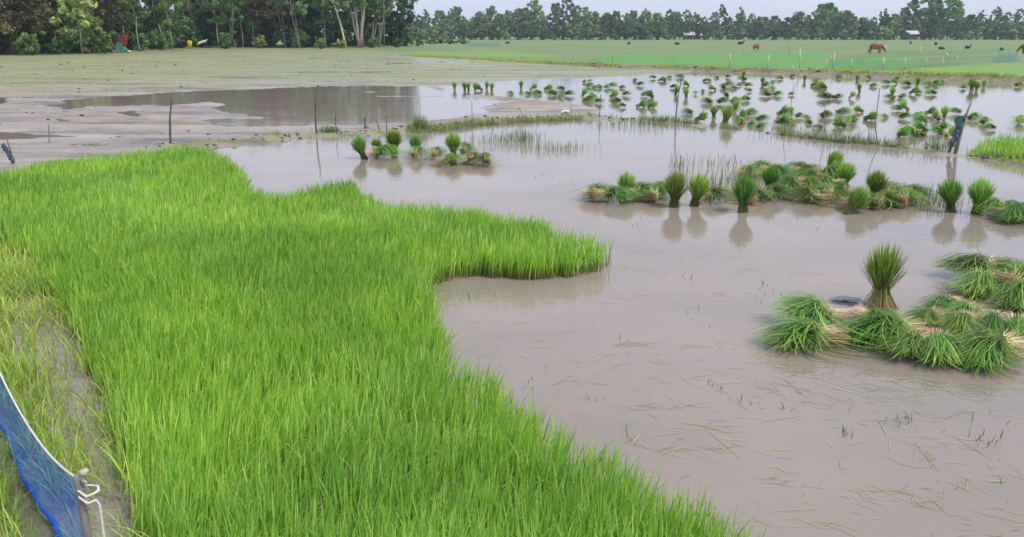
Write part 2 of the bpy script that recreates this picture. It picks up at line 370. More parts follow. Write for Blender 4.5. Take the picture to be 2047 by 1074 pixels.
sprout = np.clip(sstep(24, 46, y + 10 * fbm(x * .08, y * .1, 50)) * .95, 0, 1) * (1 - fieldm) * (x < 30) * (inside(P, MUD)) + .75 * np.exp(-(dline(P, BUND1) / .6) ** 2)
sprout = np.maximum(sprout, .6 * np.exp(-(dline(P, BUND1B) / .4) ** 2)); sprout = np.maximum(sprout, .55 * (sdf(P, WEED) > 0))
plot = np.maximum(sstep(-.5, .5, sdf(P, PLOT)), sstep(-.4, .4, sdf(P, PLOT2))) * (d2 > .8)
lime = np.maximum(sstep(-.5, .5, sdf(P, LIME)), .8 * sstep(-.8, .8, sdf(P, LIME2))) * (d2 > .8)
bank = np.clip(1.1 * np.exp(-((d2 + .25) / .85) ** 4), 0, 1) * (x > -12); V = np.column_stack([P, hz]); V = np.vstack([V])
gm = mesh_np('ground', V, Q, dict(bank=bank, grass=grass, sprout=sprout, plot=plot, lime=lime), M_gnd, True)
# close the small hole under the camera
o = tag(link('ground', gm), 'muddy fields, low bunds and green pasture reaching to the trees', kind='structure')
ww = np.array([[-160, -40, 0], [160, -40, 0], [160, 75, 0], [-160, 75, 0]])
tag(link('water', mesh_np('water', ww, [[0, 1, 2, 3]], None, M_wat)), 'shallow muddy water flooding the paddies', kind='structure')

# ------------------------------------------------------------------ blades
def blades(P, L, phi, th0, dth, w, S_=4, tw=None, prof=None):
    n = len(P); s = np.linspace(0, 1, S_ + 1)
    th = th0[:, None] + dth[:, None] * s[None] ** 1.5
    r = np.cumsum(np.concatenate([np.zeros((n, 1)), np.sin((th[:, 1:] + th[:, :-1]) / 2) / S_], 1), 1) * L[:, None]
    z = np.cumsum(np.concatenate([np.zeros((n, 1)), np.cos((th[:, 1:] + th[:, :-1]) / 2) / S_], 1), 1) * L[:, None]
    C = np.stack([P[:, 0, None] + r * np.cos(phi)[:, None], P[:, 1, None] + r * np.sin(phi)[:, None], P[:, 2, None] + z], -1)
    return ribbons(C, w, phi + np.pi / 2 + (tw if tw is not None else rng.normal(0, .7, n)), prof)
def ribbons(C, w, side, prof=None):
    n, k, _ = C.shape; s = np.linspace(0, 1, k)
    pr = (prof if prof is not None else np.clip(np.minimum(.6 + s * 1.2, (1 - s) * 3.0 + .05), 0, 1))
    sv = np.stack([np.cos(side), np.sin(side), np.zeros(n)], -1)[:, None] * (w[:, None] * pr[None] / 2)[..., None]
    V = np.stack([C - sv, C + sv], 2).reshape(-1, 3)
    b = (np.arange(n) * k * 2)[:, None] + np.arange(k - 1)[None] * 2
    Q = np.stack([b, b + 1, b + 3, b + 2], -1).reshape(-1, 4)
    T = np.broadcast_to(s[None, :, None], (n, k, 2)).ravel(); Rn = np.repeat(rng.random(n), k * 2)
    return V, Q, T, Rn
def bmesh_(name, parts, mat):
    V = []; Q = []; T = []; Rn = []; o = 0
    for v, q, t_, r in parts: V.append(v); Q.append(q + o); T.append(t_); Rn.append(r); o += len(v)
    return mesh_np(name, np.vstack(V), np.vstack(Q), dict(t=np.concatenate(T), r=np.concatenate(Rn)), mat)
def scatter(poly, dens, dmax, pad=0):
    lo = poly.min(0) - pad; hi = poly.max(0) + pad; n = int((hi - lo).prod() * dmax)
    P = rng.random((n, 2)) * (hi - lo) + lo; u = rng.random(n)
    k = u * dmax < dens(P); P = P[k]; return P[inside(P, poly)]
# rice bed
BED = GP([(-420, 470), (-300, 395), (0, 380), (100, 352), (250, 335), (370, 319), (440, 334), (488, 380), (500, 412), (545, 424), (640, 407), (700, 396), (735, 430),
          (760, 443), (840, 449), (940, 458), (1060, 479), (1150, 512), (1198, 528), (1222, 530), (1210, 543), (1160, 554), (1080, 564), (1000, 561),
          (940, 554), (885, 561), (852, 578), (858, 640), (876, 730), (898, 790), (960, 818), (1050, 886), (1240, 1018), (1395, 1130), (1560, 1240), (1640, 1400), (400, 1400),
          (318, 1180), (285, 1060), (255, 950), (225, 850), (192, 760), (160, 690), (118, 600), (66, 525), (-10, 500), (-420, 590)])
def bdens(P):
    D = np.hypot(P[:, 0], P[:, 1]); d = 4300 * np.clip(4.6 / D, .28, 1.1)
    d = d * np.clip(1.0 + 1.5 * fbm(P[:, 0] * 1.4, P[:, 1] * 1.4, 61), .35, 1.3)
    dp = sdf(P, GPATH); return d * np.clip(.6 + dp * -3, .25, 1)
P = scatter(BED, bdens, 5500); ed = 0
P = P + .05 * np.stack([fbm(P[:, 0] * 5, P[:, 1] * 5, 71), fbm(P[:, 0] * 5, P[:, 1] * 5, 72)], 1) * 4
n = len(P); D = np.hypot(P[:, 0], P[:, 1]); print('rice blades', n)
nf = fbm(P[:, 0] * .9, P[:, 1] * .9, 62); nf2 = fbm(P[:, 0] * 3, P[:, 1] * 3, 63)
L = .335 * (1 + .30 * nf + .25 * nf2) * rng.uniform(.70, 1.03, n)
phi = np.pi * (.05 + 1.6 * fbm(P[:, 0] * .6, P[:, 1] * .6, 65)) + rng.normal(0, 1.1, n)
th0 = np.abs(rng.normal(.05, .10, n)) + .03; dth = np.where(rng.random(n) < .12, rng.uniform(.8, 2.1, n), np.abs(rng.normal(.25, .22, n)))
w = .0078 * np.clip(D / 4, .8, 4) ** .5 * rng.uniform(.6, 1.25, n)
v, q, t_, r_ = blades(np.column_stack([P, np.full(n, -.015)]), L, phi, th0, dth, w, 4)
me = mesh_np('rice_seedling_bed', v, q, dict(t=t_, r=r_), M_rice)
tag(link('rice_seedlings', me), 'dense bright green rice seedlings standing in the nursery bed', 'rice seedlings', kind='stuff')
# weeds on the muddy path
def wdens(P):
    a_ = np.array([-1.39, 2.31]); d_ = np.array([-2.94, 4.12]) - a_; d_ = d_ / np.hypot(*d_); q_ = P - a_; al = q_ @ d_; pe = q_ @ np.array([-d_[1], d_[0]])
    nearnet = 1 - .93 * ((al > -.4) & (pe > -.05) & (pe < .09))
    g_ = np.clip(-sdf(P, GPATH) * 3 + .55, .22, 1); D = np.hypot(P[:, 0], P[:, 1])
    return nearnet * 4200 * np.clip(3.5 / D, .5, 1.2) * g_ * np.clip(.8 + 2.6 * fbm(P[:, 0] * 2.6, P[:, 1] * 2.6, 81), 0, 1.3)
P = scatter(WEED, wdens, 6500); n = len(P); D = np.hypot(P[:, 0], P[:, 1]); print('weeds', n)
hh = height(P)
v, q, t_, r_ = blades(np.column_stack([P, hh - .005]), .21 * rng.uniform(.4, 1.3, n), rng.uniform(0, 6.28, n), np.abs(rng.normal(.15, .3, n)),
                      np.abs(rng.normal(.5, .5, n)), .0062 * np.clip(D / 4, .8, 3) ** .5 * rng.uniform(.6, 1.2, n), 4)
tag(link('weedy_grass', mesh_np('weedy_grass', v, q, dict(t=t_, r=r_), M_weed)), 'thin yellowish grass growing on the wet mud path', 'grass', kind='stuff')
# thin grass on bunds and the clump at the right
def along(line, n, spread):
    seg = np.hypot(*np.diff(line, axis=0).T); c = np.concatenate([[0], np.cumsum(seg)]); u = rng.random(n) * c[-1]
    k = np.clip(np.searchsorted(c, u) - 1, 0, len(seg) - 1); f = (u - c[k]) / seg[k]
    return line[k] + (line[k + 1] - line[k]) * f[:, None] + rng.normal(0, spread, (n, 2))
def tuft(P, L, w, th=.25, bend=.5):
    n = len(P); return blades(np.column_stack([P, height(P) - .01]), L, rng.uniform(0, 6.28, n), np.abs(rng.normal(0, th, n)), np.abs(rng.normal(0, bend, n)), w, 3)
parts = []
P = along(GP([(560, 278), (680, 272), (760, 268), (880, 262), (960, 250), (1060, 244), (1200, 238)]), 5200, .16); P = P[(fbm(P[:, 0] * 1.5, P[:, 1] * 1.5, 90) > -.05)]
parts.append(tuft(P, rng.uniform(.03, .16, len(P)), np.full(len(P), .008)))
P = along(BUND1B, 5500, .09); P = P[(fbm(P[:, 0] * 1.5, P[:, 1] * 1.5, 91) > .0)]
parts.append(tuft(P, rng.uniform(.04, .20, len(P)), np.full(len(P), .007)))
for (px, py, nn, sp, hh_) in ((840, 262, 300, .13, .34), (655, 268, 220, .12, .16), (1000, 285, 150, .35, .25), (1045, 283, 170, .25, .33), (1095, 300, 80, .3, .22), (1140, 300, 70, .25, .2), (1230, 250, 120, .4, .2),
                              (1290, 250, 130, .4, .28), (1440, 330, 60, .25, .24), (1360, 335, 40, .12, .3), (1870, 300, 200, .2, .28), (1700, 285, 160, .3, .3), (1850, 405, 130, .22, .26), (1880, 415, 60, .12, .2),
                              (1440, 375, 120, .3, .3), (1600, 268, 160, .4, .25)):
    c = G(px, py)[:2]; P = c + rng.normal(0, sp, (nn, 2)) * (1, .6)
    parts.append(tuft(P, hh_ * rng.uniform(.4, 1.15, nn), np.full(nn, .007), .12, .3))
tag(link('bund_grass', bmesh_('bund_grass', parts, M_shoot)), 'sparse thin grass along the low bunds and in shallow water', 'grass', kind='stuff')
CL = GP([(1925, 312), (1955, 300), (2000, 297), (2100, 296), (2300, 305), (2300, 350), (2047, 331), (1980, 321)])
P = scatter(CL, lambda p: np.full(len(p), 750.), 750); n = len(P)
f = np.clip((P[:, 0] - G(1925, 315)[0]) / 1.0, .35, 1)
v, q, t_, r_ = blades(np.column_stack([P, height(P) - .01]), .34 * f * rng.uniform(.6, 1.2, n), rng.uniform(0, 6.28, n), np.abs(rng.normal(.1, .12, n)), np.abs(rng.normal(.3, .4, n)), rng.uniform(.007, .013, n), 4)
tag(link('grass_clump', mesh_np('grass_clump', v, q, dict(t=t_, r=r_), M_rice)), 'tall lush green grass clump on the bund at the right edge', 'grass', kind='stuff')
# far bank: short rough grass
P = along(BUND2, 26000, .5); P = P[(P[:, 0] > -12) & (P[:, 0] < 60)]; n = len(P)
v, q, t_, r_ = tuft(P + (0, .45), rng.uniform(.04, .14, n) * np.clip(1 + 4 * fbm(P[:, 0], P[:, 1], 95), .2, 2), np.full(n, .03))
tag(link('bank_grass', mesh_np('bank_grass', v, q, dict(t=t_, r=r_), M_weed)), 'short rough grass along the top of the far bank', 'grass', kind='stuff')
# sprouts on the ploughed mud
SP = GP([(-500, 116), (800, 113), (1000, 124), (900, 150), (700, 170), (300, 185), (0, 200), (-500, 215)])
P = scatter(SP, lambda p: 9 * np.clip(.9 + 6 * fbm(p[:, 0] * .3, p[:, 1] * .8, 93), 0, 2), 18); P = P[height(P) > .01]; n = len(P)
v, q, t_, r_ = tuft(P, rng.uniform(.02, .055, n), np.full(n, .04), .8)
tag(link('mud_sprouts', mesh_np('mud_sprouts', v, q, dict(t=t_, r=r_), M_weed)), 'scattered green sprouts on the ploughed wet mud', 'sprouts', kind='stuff')
# mud clods
mb = MB()
for k in range(420):
    if k < 170: p = along(BUND1, 1, .25)[0]; s = random.uniform(.006, .03)
    elif k < 250: p = along(BUND1B, 1, .06)[0]; s = random.uniform(.012, .045)
    elif k < 330: p = along(BUND2, 1, .3)[0] - (0, .5); s = random.uniform(.03, .09)
    else: p = G(random.uniform(-100, 1000), random.uniform(125, 290))[:2]; s = random.uniform(.012, .04) * (.6 + np.hypot(*p) / 40)
    z = height(p[None])[0]
    if z < -.01: continue
    mb.blob((p[0], p[1], z + s * .15), s, (1.5, 1.1, .8), 7, k, 1.0)
tag(mb.build('mud_clods', M_clod), 'dark lumps of wet mud along the bunds and field', 'mud clods', kind='stuff')

# ------------------------------------------------------------------ floating straw, stubble
def floatpatch(px, py, nn, sx_, sy_, L0=.12, ang=0, sa=.6):
    nn = max(4, int(nn * (.5 if py > 760 else .8))); sa = max(sa, .5)
    c = G(px, py)[:2]; P = c + np.stack([rng.normal(0, sx_, nn), rng.normal(0, sy_, nn)], 1)
    a = ang + rng.normal(0, sa, nn); L = L0 * np.clip(rng.lognormal(-.25, .55, nn), .2, 2.2); k = 4; s = np.linspace(-.5, .5, k)
    bend = rng.normal(0, .5, nn) * (rng.random(nn) < .5)
    aa = a[:, None] + bend[:, None] * s
    C = np.stack([P[:, 0, None] + np.cos(aa) * s * L[:, None], P[:, 1, None] + np.sin(aa) * s * L[:, None], np.full((nn, k), .003) + rng.uniform(0, .004, nn)[:, None]], -1)
    return ribbons(C, rng.uniform(.0018, .0042, nn), a + np.pi / 2, np.array([.4, 1, 1, .3]))
pp = []
for a in ((1620, 800, 60, .25, .12), (1780, 770, 120, .5, .07, .16, -.5, .4), (1700, 700, 60, .4, .25), (1850, 790, 100, .35, .08, .14, -.4, .4), (1600, 740, 50, .14, .1), (1390, 690, 10, .2, .04, .2, 0, .2), (1260, 690, 22, .12, .02, .2, 0, .2),
          (1310, 815, 25, .12, .03, .16, .1, .3), (1420, 855, 28, .14, .03, .18, 0, .3), (1450, 900, 22, .13, .03, .2, -.6, .3), (1340, 900, 20, .07, .025, .16, .2, .3), (1500, 890, 10, .15, .1, .15, -.8, .3),
          (1570, 965, 24, .08, .05, .1), (1730, 985, 32, .06, .05, .08, .5, 1.5), (1830, 990, 26, .08, .06, .1, -.5, 1), (1850, 910, 24, .03, .09, .16, 1.5, .3), (1990, 950, 34, .1, .09, .14, 1, 1),
          (1960, 890, 26, .12, .05, .12, -.3, .5), (1750, 845, 22, .1, .04, .12, .3, .7), (1930, 830, 24, .25, .04, .16, 0, .2), (1880, 880, 16, .2, .1), (1270, 880, 14, .05, .04, .12, .8, .3), (1560, 700, 16, .2, .1),
          (1430, 590, 30, .15, .12, .1), (1500, 620, 24, .3, .2), (1250, 590, 10, .1, .06, .16), (1300, 540, 16, .2, .1), (1380, 520, 30, .5, .3), (1600, 560, 24, .4, .3), (1830, 560, 20, .2, .3, .12, -.4, .3),
          (1100, 700, 22, .3, .2), (1000, 640, 18, .25, .2), (960, 590, 16, .2, .06), (1150, 600, 16, .3, .1), (1700, 480, 60, .9, .3), (1350, 450, 30, .8, .3), (1900, 480, 50, .5, .3), (1980, 460, 50, .2, .15),
          (1100, 350, 70, 1.0, .6), (1400, 300, 100, 2.0, .6), (1050, 300, 90, 1.2, .6), (800, 340, 40, .8, .3), (1250, 380, 40, .7, .5), (1700, 330, 70, 1.4, .4), (1700, 900, 60, .7, .5), (1500, 1000, 40, .6, .3, .14),
          (1800, 1050, 46, .5, .15), (1600, 1050, 12, .1, .02, .2, -.5, .2), (1950, 1040, 40, .3, .15), (1500, 780, 50, .7, .4), (1450, 740, 20, .5, .3), (640, 345, 20, .3, .2), (1150, 760, 14, .1, .1),
          (1350, 760, 30, .4, .3), (2000, 760, 40, .3, .2), (1850, 630, 30, .4, .2)):
    pp.append(floatpatch(*a))
tag(link('floating_straw', bmesh_('floating_straw', pp, M_straw)), 'loose green and straw coloured leaves floating on muddy water', 'floating leaves', kind='stuff')
P = np.vstack([G(*p)[:2] + rng.normal(0, .04 * k_, (n_, 2)) for p, n_, k_ in (((1425, 772), 8, 1), ((1430, 690), 4, 1.5), ((1490, 808), 6, .8), ((1578, 822), 4, .4), ((1620, 748), 4, .8), ((1690, 870), 12, .7), ((1700, 820), 3, 1), ((1800, 845), 10, .8),
      ((1822, 842), 8, .5), ((1960, 890), 10, .9), ((1985, 880), 6, .8), ((1550, 590), 5, 2), ((1520, 570), 4, 1), ((1375, 555), 5, 2), ((1260, 400), 6, 4), ((1350, 440), 6, 6), ((1600, 450), 6, 6), ((1100, 350), 12, 7), ((1270, 452), 5, 1), ((1000, 590), 8, 2.5), ((930, 600), 6, 1.5),
      ((1190, 420), 4, 3), ((1520, 600), 4, 1.5), ((1240, 860), 5, .8), ((1060, 770), 5, 1), ((1650, 650), 5, 2), ((2020, 860), 6, 2), ((1900, 960), 6, 3), ((1180, 800), 6, 1.2), ((1400, 640), 4, 3), ((1300, 700), 4, 3))])
n = len(P); v, q, t_, r_ = blades(np.column_stack([P, np.full(n, -.01)]), rng.uniform(.025, .075, n), rng.uniform(0, 6.28, n), np.abs(rng.normal(0, .5, n)), rng.uniform(0, .5, n), rng.uniform(.003, .007, n), 3)
tag(link('stubble', mesh_np('stubble', v, q, dict(t=t_, r=r_ * .4), M_shoot)), 'short dark stubble poking through the muddy water', 'stubble', kind='stuff')

# ------------------------------------------------------------------ seedling bundles
def stand_curves(n, Lt, s0, s1, k, seed, flare=.025):
    g_ = np.random.default_rng(seed); kk = np.sqrt(g_.random(n)); ph = g_.uniform(0, 2 * np.pi, n)
    L = Lt * g_.uniform(.74, 1.06, n) * (1 - .10 * kk ** 2); s = np.linspace(s0, s1, k)[None]
    sw = .36; low = np.clip(1 - s / sw, 0, 1); up = np.clip((s - sw) / (1 - sw), 0, 1)
    fan = g_.uniform(.7, 1.2, n)
    r = kk[:, None] * (.040 + flare * low ** 1.2 + (.118 * fan[:, None]) * (1 - (1 - up) ** 1.4)) 
    z = L[:, None] * s; z = z - (kk[:, None] ** 2 * up ** 2 * .075)
    ph2 = ph[:, None] + g_.normal(0, .25, n)[:, None] * up
    C = np.stack([r * np.cos(ph2), r * np.sin(ph2), z], -1); C[..., :2] += g_.normal(0, .006, (n, 1, 2)); return C, ph
def lie_curves(n, Lt, s0, s1, k, seed, hump=.085):
    g_ = np.random.default_rng(seed); q_ = np.random.default_rng(seed // 3); bias = q_.normal(0, .22); spr = q_.uniform(.26, .44)
    a = g_.normal(bias, spr, n) + g_.choice([0, 0, 0, .55, -.5], n); lay = g_.random(n); L = Lt * g_.uniform(.62, 1.12, n) * (1 - .15 * np.abs(a)); s = np.linspace(s0, s1, k)[None]
    cur = g_.normal(0, .6, n)[:, None]; up = np.clip((s - .30) / .7, 0, 1); low = np.clip(1 - s / .30, 0, 1)
    lat = a[:, None] * (.45 + .55 * up ** .7) * (1 + cur * up) + cur * .25 * up ** 2
    y0 = g_.normal(0, .022, n)[:, None] + g_.normal(0, .055, n)[:, None] * low
    x = L[:, None] * s * np.cos(lat); yv = y0 + L[:, None] * up * .72 * np.sin(lat)
    z = .01 + lay[:, None] * (.09 + .03 * low) + hump * lay[:, None] * np.sin(np.pi * np.clip(up, 0, 1) ** .8) * (1 - .3 * np.abs(a[:, None])) - .045 * lay[:, None] * up ** 1.5
    z = np.maximum(z, .004) + g_.normal(0, .006, (n, 1)) + np.abs(g_.normal(0, .03, (n, 1))) * up ** 2
    return np.stack([x - .16, yv, z], -1), a
SETS = {}
def make_set(key, kind, nL, nR, wL, mats, Lt, seed, extra=None):
    g_ = np.random.default_rng(seed); fn = stand_curves if kind == 'stand' else lie_curves
    ex = () if extra is None else (extra,)
    C, ph = fn(nL, Lt, (.38 if key == 'lonestand' else .36 if kind == 'lie' else .30) if nR else 0, 1, 6, seed, *ex)
    side = ph + np.pi / 2 + g_.normal(0, .8, nL)
    v, q, t_, r_ = ribbons(C, wL * g_.uniform(.7, 1.2, nL), side, np.array([.5, .8, 1, 1, .7, .08]) if nR else np.array([.8, .8, 1, 1, .8, .15]))
    out = [mesh_np(key + '_leaves', v, q, dict(t=t_, r=r_), mats[0])]
    if nR:
        C, ph = fn(nR, Lt, -.06 if kind == 'lie' else -.02, .46 if kind == 'lie' else .40, 4, seed if kind == 'lie' else seed + 1, *ex)
        v, q, t_, r_ = ribbons(C, wL * .8 * g_.uniform(.7, 1.2, nR), ph + np.pi / 2 + g_.normal(0, .8, nR), np.array([.7, 1, 1, .9]))
        out.append(mesh_np(key + '_roots', v, q, dict(t=t_, r=r_), mats[1]))
        if kind == 'stand':
            m_ = MB(); pts = [(.042 * math.cos(a), .042 * math.sin(a), Lt * .36 + .006 * math.sin(3 * a)) for a in np.linspace(0, 2 * math.pi, 15)]
            m_.tube(pts, .005, 5); m_.tube([(.042, 0, Lt * .36), (.075, .02, Lt * .33), (.09, .05, Lt * .27)], [.004, .003, .001], 4)
            out.append(m_.mesh(key + '_tie', M_postl))
    SETS[key] = out
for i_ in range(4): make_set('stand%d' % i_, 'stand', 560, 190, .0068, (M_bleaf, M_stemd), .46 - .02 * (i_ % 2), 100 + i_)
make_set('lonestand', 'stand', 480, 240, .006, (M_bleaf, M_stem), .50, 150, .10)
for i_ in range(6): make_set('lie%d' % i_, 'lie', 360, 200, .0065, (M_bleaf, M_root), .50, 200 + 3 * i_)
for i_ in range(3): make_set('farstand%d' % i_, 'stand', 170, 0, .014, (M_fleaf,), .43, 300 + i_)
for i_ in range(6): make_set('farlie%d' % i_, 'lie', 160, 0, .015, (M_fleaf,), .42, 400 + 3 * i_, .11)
BG = 'pulled rice seedling bundles in the flooded paddy'
nb = 0
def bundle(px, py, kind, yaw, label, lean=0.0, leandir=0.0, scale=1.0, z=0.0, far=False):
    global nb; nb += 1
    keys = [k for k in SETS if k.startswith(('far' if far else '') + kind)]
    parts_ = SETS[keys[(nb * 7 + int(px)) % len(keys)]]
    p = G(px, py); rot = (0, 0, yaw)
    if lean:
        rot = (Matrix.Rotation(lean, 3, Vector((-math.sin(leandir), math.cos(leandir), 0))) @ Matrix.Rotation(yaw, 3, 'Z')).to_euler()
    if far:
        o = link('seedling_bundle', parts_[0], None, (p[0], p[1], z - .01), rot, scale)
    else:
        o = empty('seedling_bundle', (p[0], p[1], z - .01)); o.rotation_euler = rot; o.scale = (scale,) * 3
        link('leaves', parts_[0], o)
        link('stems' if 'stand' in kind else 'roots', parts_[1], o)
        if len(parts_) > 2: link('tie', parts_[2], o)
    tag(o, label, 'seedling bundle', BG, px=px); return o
def lieb(rx, ry, lx, ly, label, z=0.0, scale=1.0, far=False):
    """lying bundle: roots at photo point r, leaf middle at photo point l"""
    a = G(rx, ry); b_ = G(lx, ly); d = b_ - a; yaw = math.atan2(d[1], d[0]); c = a * .45 + b_ * .55
    o = bundle(0, 0 + 600, 'lie', yaw, None, scale=scale, far=far); c[:2] -= .08 * np.array([math.cos(yaw), math.sin(yaw)])
    o.location = (c[0], c[1], z); tag(o, label, px=lx); return o
HA = 'in the big heap at right'
bundle(1757, 613, 'lonestand', .3, 'tall upright green seedling bundle, tied waist and flared stems, standing alone beside the big heap', scale=1.12)
for r, l, lb, z in (((1655, 664), (1580, 646), 'large green lying bundle at the upper left end of the big heap', .05),
                    ((1648, 692), (1552, 690), 'dark green lying bundle with beige roots at the lower left tip of the big heap', 0),
                    ((1718, 682), (1762, 690), 'flat lying bundle just below the lone upright bundle', .0),
                    ((1800, 690), (1722, 690), 'green lying bundle in the middle left of the big heap', .02),
                    ((1845, 700), (1785, 726), 'pale green bundle hanging over the front edge of the big heap', .03),
                    ((1862, 652), (1826, 664), 'small dark lying bundle right of the lone upright bundle', .02),
                    ((1862, 692), (1872, 745), 'dark bundle with pink roots on top, front centre of the big heap', .02),
                    ((1935, 640), (1893, 650), 'small bundle with whitish roots at the back of the big heap', .02),
                    ((1925, 665), (1908, 690), 'little dark bundle inside the right half of the big heap', .05),
                    ((1986, 655), (1974, 692), 'spiky dark bundle with pale roots above at the right of the heap', .04),
                    ((1998, 722), (1938, 728), 'green bundle with whitish roots pointing right, front right of the heap', .02),
                    ((1960, 700), (1960, 750), 'dark drooping bundle at the front right corner of the heap', 0),
                    ((1900, 620), (1850, 628), 'pale root end bundle at the back edge of the heap', .0),
                    ((2026, 660), (2040, 695), 'dark bundle cut by the right picture edge beside the big heap', 0),
                    ((1735, 676), (1785, 690), 'slim bundle pointing right across the heap centre', .10)):
    lieb(*r, *l, lb, z, .85 if lb.split()[0] in ('flat', 'slim', 'little', 'small', 'pale', 'spiky') else 1.0 if 'dark' == lb.split()[0] and 'lower left' not in lb else 1.2)
for r, l, lb, z in (((1979, 556), (1905, 556), 'large lying bundle at the left tip of the right edge heap', .03),
                    ((1968, 570), (1938, 600), 'drooping green bundle at the front of the right edge heap', 0),
                    ((1990, 556), (2025, 560), 'green bundle at the back of the right edge heap', 0),
                    ((2048, 600), (2008, 622), 'dark lying bundle at the lower right of the right edge heap', .02),
                    ((2030, 585), (2046, 580), 'pale spiky root bundle in the right edge heap', .05),
                    ((2100, 600), (2060, 640), 'green bundle at the right picture edge below the right edge heap', 0)):
    lieb(*r, *l, lb, z, 1.2)
bundle(1348, 414, 'stand', 1.1, 'left one of the upright pair in the left half of the middle row', scale=1.12)
bundle(1388, 412, 'stand', 2.1, 'right one of the upright pair, leaning right, left half of the middle row', .16, 0)
bundle(1484, 424, 'stand', .1, 'upright dark bundle nearest the viewer in the middle row', scale=1.12)
bundle(1535, 386, 'stand', .6, 'small upright bundle at the back centre of the middle row', .08, 0, .95)
bundle(1650, 346, 'stand', .2, 'leaning fan bundle rearmost in the middle row', .6, .2)
bundle(1652, 366, 'stand', 1.2, 'light green leaning fan bundle behind the taller upright one', .8, .3)
bundle(1686, 378, 'stand', 1.9, 'yellowish green upright bundle on the heap right of centre', .1, 0, .95)
bundle(1747, 402, 'stand', .4, 'upright bundle between the two lying piles of the middle row', .05, 1)
bundle(1901, 424, 'stand', .7, 'left one of the two upright bundles at the right, tilted left', .18, math.pi)
bundle(1952, 427, 'stand', 2.7, 'right one of the two upright bundles at the right', .03, 0, 1.05)
bundle(1694, 428, 'stand', .7, 'slanting bundle with pinkish roots at the front of the right pile', .75, .5)
bundle(1242, 396, 'stand', 1.7, 'leaning round bundle above the left end of the middle row', .55, .9, .9)
LL = 'lying green bundle in the left part of the middle row'
LM = 'lying green bundle in the leafy pile right of the small upright bundle'
LR = 'lying pale green bundle beside the upright one right of centre'
for r, l, lb, z in (((1168, 402), (1212, 392), LL, 0), ((1208, 404), (1250, 404), LL, .02), ((1262, 398), (1292, 389), LL, 0), ((1302, 406), (1322, 395), LL, .02),
                    ((1300, 396), (1335, 386), LL, 0), ((1402, 404), (1448, 400), 'lying bundle between the upright pair and the nearest upright one', 0), ((1490, 412), (1520, 396), 'lying bundle touching the nearest upright one on its right', .0),
                    ((1470, 360), (1512, 352), LM, 0), ((1540, 352), (1572, 356), LM, 0), ((1600, 384), (1566, 376), LM, 0), ((1540, 344), (1500, 346), LM, 0), ((1530, 400), (1560, 396), LM, 0), ((1470, 394), (1500, 386), LM, 0), ((1615, 352), (1583, 345), LM, 0), ((1640, 366), (1596, 362), LM, 0), ((1600, 352), (1632, 356), LM, 0),
                    ((1655, 382), (1628, 380), LM, .03), ((1632, 408), (1594, 402), LM, .0), ((1600, 378), (1640, 390), LM, .02), ((1655, 412), (1650, 388), LM, .02), ((1640, 360), (1676, 368), LM, .04), ((1700, 400), (1672, 388), LM, .0),
                    ((1700, 418), (1738, 414), LR, 0), ((1740, 420), (1782, 408), LR, .0), ((1762, 412), (1800, 394), LR, .03), ((1790, 420), (1822, 402), LR, .02), ((1800, 400), (1842, 396), LR, .0), ((1760, 400), (1785, 388), LR, .0),
                    ((1992, 424), (1968, 428), 'reddish root clump bundle right of the two upright bundles', 0), ((2000, 440), (2032, 432), 'lying bundle at the right edge below the two upright bundles', 0),
                    ((2035, 430), (2014, 454), 'pale yellow drooping bundle near the right edge', 0), ((2060, 440), (2052, 436), 'bundle cut by the right picture edge in the middle row', 0)):
    lieb(*r, *l, lb, z, 1.2)
bundle(729, 318, 'stand', .3, 'upright bundle leaning left at the left end of the small left row', .35, 2.9, 1.0)
bundle(750, 308, 'stand', .9, 'smallest upright bundle in the small left row', .15, 0, .7)
bundle(789, 308, 'stand', 1.5, 'tallest upright bundle of the small left row', .05, 2, 1.08)
bundle(829, 308, 'stand', .2, 'pale upright bundle in the middle of the small left row', .12, 1, .85)
bundle(907, 314, 'stand', 2.2, 'upright round bundle at the right of the small left row', .06, 2, 1.05)
for r, l, lb, z in (((745, 318), (770, 314), 'lying bundle under the tallest upright one in the small left row', 0), ((760, 312), (785, 313), 'flat lying bundle right behind the tallest upright one', .02),
                    ((822, 318), (850, 312), 'lying bundle with pink roots right of the pale upright one', 0), ((868, 318), (880, 314), 'pile of pinkish roots in the middle of the small left row', 0),
                    ((915, 324), (940, 308), 'big arching bundle at the right end of the small left row', .06), ((884, 332), (915, 328), 'lying bundle in front of the round upright one', 0),
                    ((982, 336), (962, 324), 'rightmost bundle of the small left row with pink roots', 0), ((935, 330), (950, 322), 'lying bundle between the arching and the rightmost one', .0)):
    lieb(*r, *l, lb, z, 1.22)
